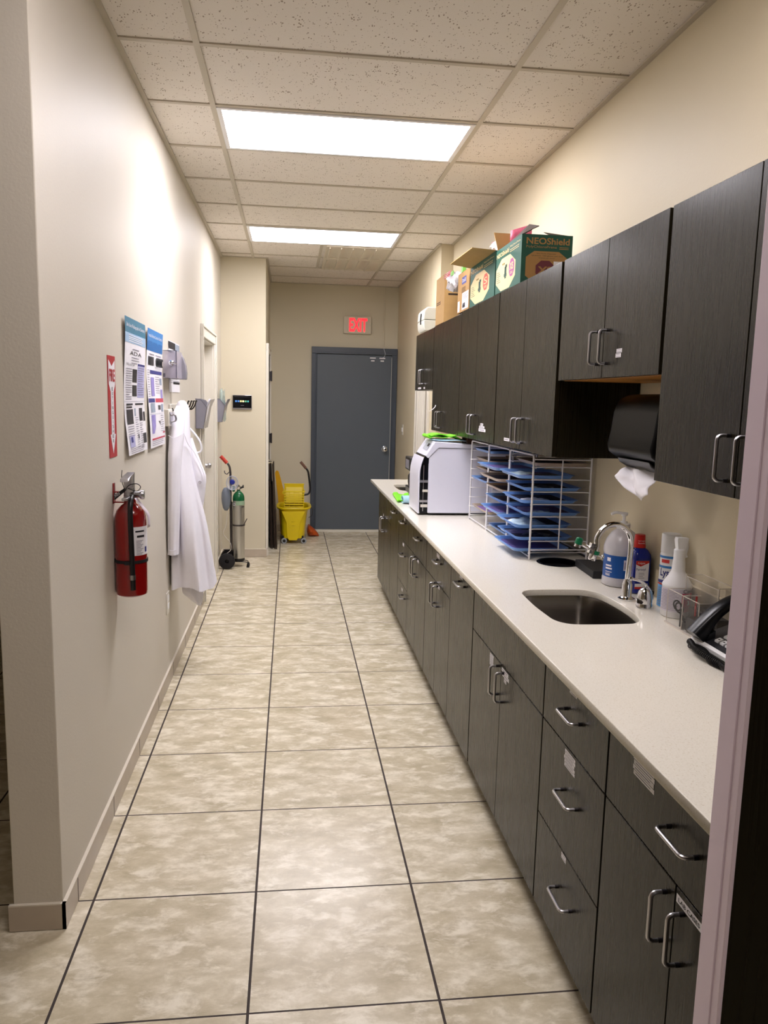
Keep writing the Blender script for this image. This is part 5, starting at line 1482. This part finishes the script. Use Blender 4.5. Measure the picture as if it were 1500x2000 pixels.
pouch('dark pack on the tray second from the bottom', 1.13, 3.42, 6, MNVP, .12, .08, -.5, 11)
b = MB().m(pm('pale_instrument', 'b9c3d8', .25, .4)); b.box(1.09, 1.12, 3.70, 3.83, ZW, ZW + .012); b.box(1.10, 1.11, 3.66, 3.70, ZW, ZW + .02); tp = b.build('hand_instrument', bevel=.003); tag(tp, 'pale hand instrument lying on the worktop under the middle rack section', 'instrument')

# ---- black slab, jug, mouthwash, cans
b = MB().m(pm('black_foam', '1b1b1d', .6)); b.M = Matrix.Translation((1.262, 3.0, 0)) @ Matrix.Rotation(-.06, 4, 'Z'); b.box(-.055, .055, -.105, .13, ZW, ZW + .03)
tp = b.build('black_block', bevel=.002); tag(tp, 'flat black block on the worktop between waste hole and sanitizer jug', 'block')
t = thing('sanitizer_jug', 'big translucent pump jug with blue label behind the faucet', 'pump bottle', (1.27, 2.80, ZW))
MJUG = pm('milky_jug_plastic', 'c6c4ca', .25, var=.02)
jx, jy = 1.270, 2.80
b = MB().m(MJUG); b.lathe([(0, .001), (.064, .001), (.069, .006), (.069, .03), (.0665, .034), (.0665, .125), (.069, .13), (.068, .152), (.060, .178), (.043, .205), (.026, .218), (.0235, .222), (0, .222)], (jx, jy, ZW), 40); b.build('bottle', t, smooth=50)
b = MB().m(pm('sanitizer_blue', '1552a0', .4)); on_cyl(b, jx, jy, .0671, -4.3, -.9, ZW + .036, ZW + .122, 26)
b.m(MPAP); on_cyl(b, jx, jy, .0677, -1.85, -1.25, ZW + .068, ZW + .108, 6)
b.m(pm('pale_label', 'c9b9c6', .5)); on_cyl(b, jx, jy, .0680, -1.82, -1.28, ZW + .072, ZW + .100, 6)
b.m(MINKG)
for k in range(7): on_cyl(b, jx, jy, .0684, -1.8, -1.32, ZW + .0740 + k * .0038, ZW + .0750 + k * .0038, 4)
b.m(MPAP)
for k, (w_, hh_) in enumerate(((.42, .008), (.46, .008), (.46, .003), (.3, .003))): on_cyl(b, jx, jy, .0678, -2.95, -2.95 + w_, ZW + .078 - k * .011, ZW + .078 - k * .011 + hh_ * .8, 5)
on_cyl(b, jx, jy, .0677, -2.85, -2.6, ZW + .098, ZW + .112, 4)
for k in range(3): on_cyl(b, jx, jy, .0678, -2.95, -2.6, ZW + .042 + k * .004, ZW + .0435 + k * .004, 4)
b.build('label', t, smooth=60)
b = MB().m(MWHT); b.lathe([(.0, .216), (.025, .216), (.025, .238), (.022, .240), (.013, .241), (.013, .247), (.006, .248), (.006, .268), (.011, .269), (.011, .276), (.0, .277)], (jx, jy, ZW), 24)
b.tube(smooth_path([(jx + .012, jy - .002, ZW + .276), (jx - .01, jy, ZW + .279), (jx - .035, jy + .0, ZW + .281), (jx - .052, jy + .0, ZW + .274)]), .0055, 10, radii=None); b.build('pump', t, smooth=50)
t = thing('mouthwash_bottle', 'dark blue mouthwash bottle with red cap beside the white jug', 'bottle', (1.285, 2.69, ZW))
mx_, my_ = 1.287, 2.69
MMW = pm('mouthwash_blue', '10207c', .12, var=.05)
def sq(hx, hy, z): return [(mx_ + x, my_ + y, ZW + z) for x, y in rrect(-hx, hx, -hy, hy, min(hx, hy) * .55, 4)]
b = MB().m(MMW); b.loft([sq(.030, .040, 0), sq(.034, .045, .004), sq(.034, .045, .13), sq(.0325, .043, .146), sq(.024, .030, .162), sq(.017, .018, .168), sq(.016, .016, .172)]); b.build('bottle', t, smooth=50)
b = MB().m(pm('mouthwash_cap_red', 'b81a16', .35)); b.lathe([(0, .168), (.0225, .168), (.0225, .176), (.0205, .182), (.0185, .213), (.0175, .216), (0, .216)], (mx_, my_, ZW), 30)
b.m(MPAP); b.text('Hydrogen', (mx_ - .016, my_ - .0205, ZW + .192), (1, .0, 0), UZ, .026, .005, .001); b.text('Peroxide', (mx_ - .016, my_ - .0215, ZW + .184), (1, 0, 0), UZ, .025, .005, .001); b.build('cap', t, smooth=50)
b = MB().m(MPAP); O = (mx_ - .030, my_ - .0452, ZW + .02); b.rect(O, (1, 0, 0), UZ, 0, 0, .05, .105, .0006)
b.m(pm('toothpaste_red', 'c8201c', .4)); b.poly([(O[0], O[1] - .0012, O[2] + .105), (O[0], O[1] - .0012, O[2] + .092), (O[0] + .018, O[1] - .0012, O[2] + .084), (O[0] + .05, O[1] - .0012, O[2] + .098), (O[0] + .05, O[1] - .0012, O[2] + .105)]); b.rect(O, (1, 0, 0), UZ, 0, 0, .04, .008, .001)
b.m(MPAP); b.text('Colgate', (O[0] + .006, O[1] - .0012, O[2] + .0915), (1, 0, 0), UZ, .028, .009, .001)
b.m(MMW); b.text('Peroxyl', (O[0] + .002, O[1], O[2] + .066), (1, 0, 0), UZ, .036, .012, .001); b.rect(O, (1, 0, 0), UZ, 0, .02, .05, .03, .001)
b.m(MINKG); b.lines(O, (1, 0, 0), UZ, .012, .036, .060, 4, .006, .0018, .001, 3)
b.build('label', t, smooth=0)
t = thing('disinfectant_can', 'white aerosol can with blue and red label behind the spray bottle', 'aerosol can', (1.275, 2.47, ZW))
lx_, ly_ = 1.298, 2.475
b = MB().m(MWHT); b.lathe([(0, 0), (.030, 0), (.033, .004), (.033, .185), (.031, .19), (.031, .192), (.0325, .194), (.0325, .252), (.031, .256), (0, .257)], (lx_, ly_, ZW), 36); b.build('can', t, smooth=50)
b = MB()
R3 = .0336
b.m(pm('can_sky_blue', '5aa2dc', .35)); on_cyl(b, lx_, ly_, R3, -3.6, .4, ZW + .004, ZW + .08, 24); b.m(MNAV); on_cyl(b, lx_, ly_, R3 + .0004, -3.6, .4, ZW + .088, ZW + .098, 24); b.m(pm('can_red', 'cf3a3a', .4)); on_cyl(b, lx_, ly_, R3 + .0004, -3.6, .4, ZW + .081, ZW + .086, 24); on_cyl(b, lx_, ly_, R3 + .0006, -2.95, -2.1, ZW + .158, ZW + .170, 10)
b.m(pm('can_mid_blue', '3a7fc4', .35)); on_cyl(b, lx_, ly_, R3 + .0002, -3.6, .4, ZW + .140, ZW + .148, 24); on_cyl(b, lx_, ly_, R3 + .0002, -3.6, .4, ZW + .174, ZW + .182, 24)
vs, fs = _tx['Lysol']; b.m(pm('can_navy_letters', '232a78', .4))
W_ = [b.v((lx_ + (R3 + .0008) * math.cos(-3.0 + 1.5 * p[0]), ly_ + (R3 + .0008) * math.sin(-3.0 + 1.5 * p[0]), ZW + .104 + .034 * p[1])) for p in vs]
for q_ in fs: b.f([W_[k] for k in q_])
b.m(MINKG)
for k in range(9): on_cyl(b, lx_, ly_, R3 + .0004, -3.2, -2.3 - .1 * (k % 3), ZW + .012 + k * .007, ZW + .0145 + k * .007, 6)
b.build('label', t, smooth=60)
t = thing('spray_bottle', 'white trigger spray bottle with pink label beside the acrylic organizer', 'spray bottle', (1.268, 2.362, ZW))
sx_, sy_ = 1.270, 2.362
b = MB().m(MWHT); b.lathe([(0, 0), (.042, 0), (.0465, .005), (.0465, .10), (.048, .104), (.046, .110), (.030, .136), (.0225, .150), (.0215, .153), (.020, .18), (.018, .195), (0, .195)], (sx_, sy_, ZW), 40); b.build('bottle', t, smooth=50)
b = MB().m(pm('frosted_label', 'd7d0dc', .4)); on_cyl(b, sx_, sy_, .0470, -3.7, .3, ZW + .022, ZW + .098, 30)
b.m(MINKG)
for k in range(14): on_cyl(b, sx_, sy_, .0474, -3.3 + .1 * (k % 2), -1.9 - .12 * (k % 3), ZW + .028 + k * .0048, ZW + .0295 + k * .0048, 8)
b.m(pm('hot_pink_label', 'c9215a', .4)); on_cyl(b, sx_, sy_, .0476, -1.68, -.75, ZW + .024, ZW + .086, 8)
vs, fs = _tx['CaviCide']; b.m(MINK)
W_ = [b.v((sx_ + .0482 * math.cos(-1.62 + 1.5 * p[0]), sy_ + .0482 * math.sin(-1.62 + 1.5 * p[0]), ZW + .087 + .012 * p[1])) for p in vs]
for q_ in fs: b.f([W_[k] for k in q_])
b.m(MPAP); b.text('3', (sx_ + .0486 * math.cos(-1.3), sy_ + .0486 * math.sin(-1.3) - .001, ZW + .048), (math.sin(1.3), math.cos(1.3), 0), UZ, .008, .013, .0006)
for k in range(4): on_cyl(b, sx_, sy_, .0480, -1.55, -1.0, ZW + .068 + k * .004, ZW + .0695 + k * .004, 5)
b.build('label', t, smooth=60)
b = MB().m(MWHT); b.lathe([(.0, .19), (.0185, .19), (.0185, .222), (.014, .226), (0, .226)], (sx_, sy_, ZW), 24)
b.loft([[(sx_ - .010, sy_ - .010, ZW + .222), (sx_ + .016, sy_ - .010, ZW + .222), (sx_ + .016, sy_ + .012, ZW + .222), (sx_ - .010, sy_ + .012, ZW + .222)], [(sx_ - .016, sy_ - .012, ZW + .255), (sx_ + .022, sy_ - .012, ZW + .250), (sx_ + .022, sy_ + .012, ZW + .250), (sx_ - .016, sy_ + .012, ZW + .255)], [(sx_ - .014, sy_ - .010, ZW + .264), (sx_ + .024, sy_ - .010, ZW + .262), (sx_ + .024, sy_ + .010, ZW + .262), (sx_ - .014, sy_ + .010, ZW + .264)]])
b.tube(smooth_path([(sx_ + .020, sy_ - .002, ZW + .248), (sx_ + .022, sy_ - .003, ZW + .230), (sx_ + .017, sy_ - .004, ZW + .21), (sx_ + .020, sy_ - .006, ZW + .197)]), .0062, 10); b.build('trigger_head', t, bevel=.002, smooth=50)
# acrylic organizer
t = thing('acrylic_organizer', 'clear acrylic desk organizer holding scissors and pens by the phone', 'organizer', (1.26, 2.2, ZW))
MAC = pm('acrylic', 'e8e2dc', .05, alpha=.04, var=0); MACE = pm('acrylic_edge', 'e2d8ce', .2, alpha=.8)
b = MB().m(MAC)
ax0, ax1, ay0, ay1 = 1.203, 1.318, 2.10, 2.292
P_ = .002
b.box(ax0, ax1, ay0, ay1, ZW, ZW + .003)
b.box(ax0, ax0 + P_, ay0, ay1, ZW + .003, ZW + .11); b.box(ax1 - P_, ax1, ay0, ay1, ZW + .003, ZW + .155)
for yy in (ay0, (ay0 + ay1) / 2, ay1 - P_): b.prism([(ax0 + P_, ZW + .003), (ax1 - P_, ZW + .003), (ax1 - P_, ZW + .155), (1.262, ZW + .15), (1.262, ZW + .11), (ax0 + P_, ZW + .11)], 'y', yy, yy + P_)
b.box(1.262, 1.264, ay0, ay1, ZW + .003, ZW + .15)
b.build('compartments', t, smooth=0)
b = MB().m(MACE)
e = .0022
b.box(ax0 - .004, ax0 + e, ay0 - .002, ay1 + .004, ZW, ZW + .004)
for yy in (ay0, ay1): b.box(ax0, ax0 + e, yy - e / 2, yy + e / 2, ZW, ZW + .11); b.box(ax0, 1.262, yy - e / 2, yy + e / 2, ZW + .109, ZW + .111); b.box(1.262, ax1, yy - e / 2, yy + e / 2, ZW + .154, ZW + .156); b.box(1.261, 1.263, yy - e / 2, yy + e / 2, ZW + .11, ZW + .155)
yy = (ay0 + ay1) / 2; b.box(ax0, ax0 + e, yy - e / 2, yy + e / 2, ZW, ZW + .11); b.box(ax0, 1.262, yy - e / 2, yy + e / 2, ZW + .109, ZW + .111)
b.box(ax0, ax0 + e, ay0, ay1, ZW + .109, ZW + .111); b.box(1.262, 1.264, ay0, ay1, ZW + .149, ZW + .151); b.box(ax1 - e, ax1, ay0, ay1, ZW + .154, ZW + .156)
b.build('edges', t, smooth=0)
t = thing('scissors', 'black-handled scissors standing in the acrylic organizer', 'scissors', (1.235, 2.25, ZW + .004))
b = MB().m(MBLK)
for s in (-1, 1):
    b.tube([(1.226 + .004 * s + .012 * math.cos(a), 2.262 + .014 * s + .012 * math.sin(a) * .8, ZW + .058 + .014 * math.sin(a)) for a in [2 * PI * k / 14 for k in range(14)]], .0028, 6, loop=True)
b.tube([(1.226, 2.25, ZW + .045), (1.24, 2.24, ZW + .012)], .004, 6); b.build('handles', t)
b = MB().m(MST); b.tube([(1.24, 2.24, ZW + .02), (1.25, 2.23, ZW + .006)], .002, 5); b.build('blades', t)
b = MB().m(MBLK); b.box(1.212, 1.258, 2.105, 2.188, ZW + .004, ZW + .048); b.bm.faces.ensure_lookup_table(); tp = b.build('black_case', bevel=.003); tag(tp, 'small black case in the near compartment of the acrylic organizer', 'case')
b = MB().m(MBLK); b.box(1.268, 1.312, 2.108, 2.28, ZW + .004, ZW + .055); tp = b.build('black_pouch', bevel=.006); tag(tp, 'black pouch in the back compartment of the acrylic organizer', 'pouch')
for i, (x, y, cc, hh_, nm, lb) in enumerate([(1.252, 2.205, 'b03030', .105, 'pen', 'red pen standing in the acrylic organizer'), (1.216, 2.225, '222226', .06, 'marker', 'short black marker leaning in the acrylic organizer')]):
    b = MB().m(pm('pen_colour_%s' % 'ab'[i], cc, .4)); b.tube([(x, y, ZW + .004), (x + .003, y + .004, ZW + hh_)], .0032, 8); b.m(MINKG).tube([(x + .003, y + .004, ZW + hh_), (x + .0032, y + .0043, ZW + hh_ + .006)], .0018, 8)
    tp = b.build(nm); tag(tp, lb, nm)
PHX, PHY = .004, -.035
_n0 = set(COL.objects)
# ---- desk phone
t = thing('desk_phone', 'black and white desk phone at the near end of the worktop', 'telephone', (1.24, 1.97, ZW))
MPH = pm('phone_charcoal', '2b2c33', .35, var=.05)
b = MB().m(MPH)
py0, py1 = 1.80, 2.072
b.prism([(1.155, ZW + .014), (1.155, ZW + .030), (1.318, ZW + .088), (1.318, ZW)], 'y', py0, py1); b.build('base', t, bevel=.003)
b = MB().m(pm('phone_white_edge', 'f2f2f4', .3)); b.prism([(1.148, ZW + .016), (1.146, ZW + .028), (1.156, ZW + .034), (1.156, ZW + .014)], 'y', py0, py1 + .003); b.build('trim', t, bevel=.0015)
sl_ = math.atan2(.058, .163)
def onp(x, h): return ZW + .030 + (x - 1.155) * math.tan(sl_) + h
for i in range(4):
    for j in range(4):
        b = MB().m(MWHT if i < 3 else MPH)
        x = 1.178 + .026 * i; y = 1.985 - .026 * j
        b.prism([(x, onp(x, 0)), (x + .017, onp(x + .017, 0)), (x + .016, onp(x + .016, .005)), (x + .001, onp(x + .001, .005))], 'y', y, y + .019)
        if i < 3: b.m(MINK); b.box(x + .006, x + .010, y + .006, y + .012, onp(x + .008, .0048), onp(x + .008, .0058))
        b.build('key', t, smooth=0)
b = MB().m(pm('handset_black', '101116', .3, spec=.4))
ppt = []
def hs(k):   # handset arch along +x
    s = k / 24
    x = 1.135 + .195 * s
    z = ZW + .048 + .105 * s + .034 * math.sin(PI * s)
    return x, z
rings = []
for k in range(25):
    x, z = hs(k)
    x2, z2 = hs(min(24, k + 1)); x1, z1 = hs(max(0, k - 1))
    d = Vector((x2 - x1, 0, z2 - z1)).normalized(); nrm = Vector((-d.z, 0, d.x))
    s = k / 24
    wd = .025 + .005 * abs(2 * s - 1); th_ = .014 + .014 * abs(2 * s - 1) ** 3
    ctr = Vector((x, 2.045, z)) - nrm * (th_ - .014)
    rings.append([tuple(ctr + Vector((0, 1, 0)) * (wd * math.copysign(abs(math.cos(a)) ** .6, math.cos(a))) + nrm * (th_ * math.copysign(abs(math.sin(a)) ** .6, math.sin(a)))) for a in [2 * PI * q / 20 for q in range(20)]])
b.loft(rings); b.M = Matrix.Identity(4)
b.build('handset', t, smooth=50, bevel=0)
b = MB().m(MPH); b.prism([(1.16, onp(1.16, -.004)), (1.19, onp(1.19, -.004)), (1.19, onp(1.19, .022)), (1.165, onp(1.165, .018))], 'y', 2.02, 2.068); b.build('mouthpiece_cradle', t, bevel=.002)
b = MB().m(MPH); b.box(1.27, 1.315, 2.02, 2.068, ZW + .06, ZW + .125); b.build('earpiece_cradle', t, bevel=.002)
b = MB().m(MBLK)
cp = []
for k in range(0, 1100):
    s = k / 1099
    ct = 2 * s if s < .5 else 2 - 2 * s
    off = 0 if s < .5 else 1
    bx = 1.135 - .012 * off + .010 * math.sin(ct * 9 + off * 2)
    byy = 2.055 - .26 * ct
    bz = ZW + .0085 + .013 * off * (1 - ct) + .004 * math.sin(ct * 7)
    a = k * .55
    cp.append((bx + .0078 * math.cos(a), byy, max(ZW + .002, bz + .002 + .0078 * math.sin(a))))
b.tube(cp, .0019, 4); b.build('coiled_cord', t, smooth=60)
for o_ in [q for q in COL.objects if q not in _n0 and not q.parent]:
    o_.location.x += PHX; o_.location.y += PHY
# ---- faucet with eyewash attachment
t = thing('faucet', 'chrome gooseneck faucet with green eyewash caps behind the near sink', 'faucet', (1.19, 2.56, ZW))
fxx, fyy = 1.196, 2.575
b = MB().m(MCH); b.lathe([(0, 0), (.030, 0), (.030, .005), (.020, .010), (.0175, .014), (.0175, .055), (.015, .066), (.0125, .075), (0, .075)], (fxx, fyy, ZW), 28); b.build('base', t, smooth=50)
b = MB().m(MCH)
gp = [(fxx, fyy, ZW + .07), (fxx + .002, fyy, ZW + .13), (fxx + .004, fyy, ZW + .19)]
for k in range(1, 13):
    a = PI * k / 13.2
    gp.append((fxx - .062 + .066 * math.cos(a), fyy - .0 - .006 * k / 12, ZW + .200 + .072 * math.sin(a)))
gp.append((fxx - .126, fyy - .008, ZW + .195)); gp.append((fxx - .132, fyy - .008, ZW + .178))
b.tube(smooth_path(gp, 4), .0098, 18); b.build('spout', t, smooth=60)
w = MB().m(MCH); tipx, tipy, tipz = fxx - .134, fyy - .008, ZW + .172
w.M = Matrix.Translation((tipx, tipy, tipz)) @ Matrix.Rotation(.28, 4, 'Y')
w.lathe([(0, .016), (.013, .016), (.014, .0), (.0145, -.024), (.012, -.028), (0, -.028)], (0, 0, 0), 20); w.box(-.022, -.004, -.01, .01, -.006, .030); w.cyl((-.02, 0, .01), (-.062, 0, .018), .0065, seg=12); w.lathe([(0, -.012), (.012, -.012), (.011, .006), (0, .008)], (-.066, 0, .014), 16); w.cyl((.01, 0, -.004), (.032, -.002, -.006), .004, seg=10); w.lathe([(0, .030), (.007, .031), (.007, .038), (0, .039)], (.0, -.002, -.006), 12, ax='x'); eo = w.build('eyewash_body', t, smooth=40)
w = MB().m(pm('green_cap', '0c6e48', .3)); w.M = Matrix.Translation((tipx, tipy, tipz)) @ Matrix.Rotation(.28, 4, 'Y')
w.lathe([(0, .006), (.0135, .006), (.0125, .026), (.008, .030), (0, .030)], (-.066, 0, .006), 16); w.build('eyewash_cap', eo)
w = MB().m(pm('green_cap', '0c6e48', .3)); w.M = Matrix.Translation((tipx, tipy, tipz)) @ Matrix.Rotation(.28, 4, 'Y'); w.lathe([(0, -.0), (.0155, .0), (.0155, .014), (0, .014)], (.004, 0, -.006), 18); w.build('eyewash_cap', eo)
t = thing('lever_tap', 'chrome dome lever tap standing alone on the worktop beside the faucet', 'tap', (1.205, 2.455, ZW))
hx_, hy_ = 1.208, 2.46
b = MB().m(MCH); b.lathe([(0, 0), (.0275, 0), (.0275, .014), (.026, .016), (.026, .019), (.0265, .024), (.026, .040), (.021, .058), (.012, .070), (0, .074)], (hx_, hy_, ZW), 32); b.build('dome', t, smooth=50)
b = MB().m(MCH); b.tube(smooth_path([(hx_ + .026, hy_ - .002, ZW + .03), (hx_ + .020, hy_, ZW + .058), (hx_ + .0, hy_, ZW + .082), (hx_ - .025, hy_, ZW + .096), (hx_ - .052, hy_ + .002, ZW + .102)]), .005, 12, radii=None); b.lathe([(0, -.008), (.006, -.006), (.007, 0), (.006, .006), (0, .008)], (hx_ - .052, hy_ + .002, ZW + .102), 14, ax='x'); b.build('lever', t, smooth=60)
# ---- paper towel dispenser
t = thing('towel_dispenser', 'glossy black paper towel dispenser under the short wall cabinet', 'towel dispenser', (1.22, 2.42, 1.345))
b = MB().m(pm('dispenser_black', '030304', .3, spec=.08))
P2 = [(WR - .001, 1.60), (1.165, 1.60), (1.125, 1.585), (1.108, 1.54), (1.100, 1.47), (1.092, 1.43), (1.098, 1.405), (1.125, 1.385), (1.16, 1.365), (WR - .001, 1.35)]
b.prism(P2, 'y', 2.24, 2.60); b.build('cover', t, bevel=.02, smooth=50, segs=4)
b = MB().m(MBLK); b.prism([(1.112, 1.388), (1.16, 1.362), (1.25, 1.353), (1.25, 1.345), (1.155, 1.352), (1.12, 1.372)], 'y', 2.30, 2.54); b.build('slot', t, bevel=.003)
b = MB().m(MINKG); b.box(1.0985, 1.1, 2.545, 2.575, 1.433, 1.438); b.bm.faces.ensure_lookup_table(); b.build('emblem', t)
b = MB().m(MWHT); b.lathe([(0, 0), (.014, 0), (.012, -.006), (0, -.008)], (1.22, 2.239, 1.40), 16, ax='y'); b.build('side_button', t)
b = MB().m(MPAP)
b.sheet(lambda u, v: (1.155 - .035 * math.sin(v * 1.8) - .02 * u + .012 * math.sin(u * 9 + v * 4), 2.33 + .19 * u - .03 * v + .008 * math.sin(v * 11), 1.356 - (.085 + .012 * math.sin(u * 5)) * v * (1 - .55 * abs(u - .35))), 22, 14)
tp = b.build('paper_towel', solid=.0008, smooth=70); tag(tp, 'crumpled white paper towel hanging from the black dispenser', 'paper towel')

# ================================================================== CAMERA, WORLD, VIEW
cam = bpy.data.cameras.new('camera'); co = bpy.data.objects.new('camera', cam); COL.objects.link(co)
Rm = Matrix(((0.9926586, -0.11864775, 0.02348644), (0.00612836, -0.14459446, -0.98947202), (0.12079464, 0.98235185, -0.14280581)))
right, down, fwd = Rm[0], Rm[1], Rm[2]
Mw = Matrix(((right[0], -down[0], -fwd[0], 0), (right[1], -down[1], -fwd[1], 0), (right[2], -down[2], -fwd[2], 1.5609), (0, 0, 0, 1)))
co.matrix_world = Mw
cam.sensor_fit = 'HORIZONTAL'; cam.sensor_width = 36; cam.lens = 1514.2 * 36 / 1500
cam.clip_start = .05; cam.clip_end = 50
SC.camera = co
w = bpy.data.worlds.new('world'); SC.world = w; w.use_nodes = True
w.node_tree.nodes['Background'].inputs[0].default_value = (.9, .93, 1, 1); w.node_tree.nodes['Background'].inputs[1].default_value = .02
vs_ = SC.view_settings
vs_.view_transform = 'Standard'; vs_.look = 'None'; vs_.gamma = 1; vs_.use_curve_mapping = False; vs_.exposure = 0.22
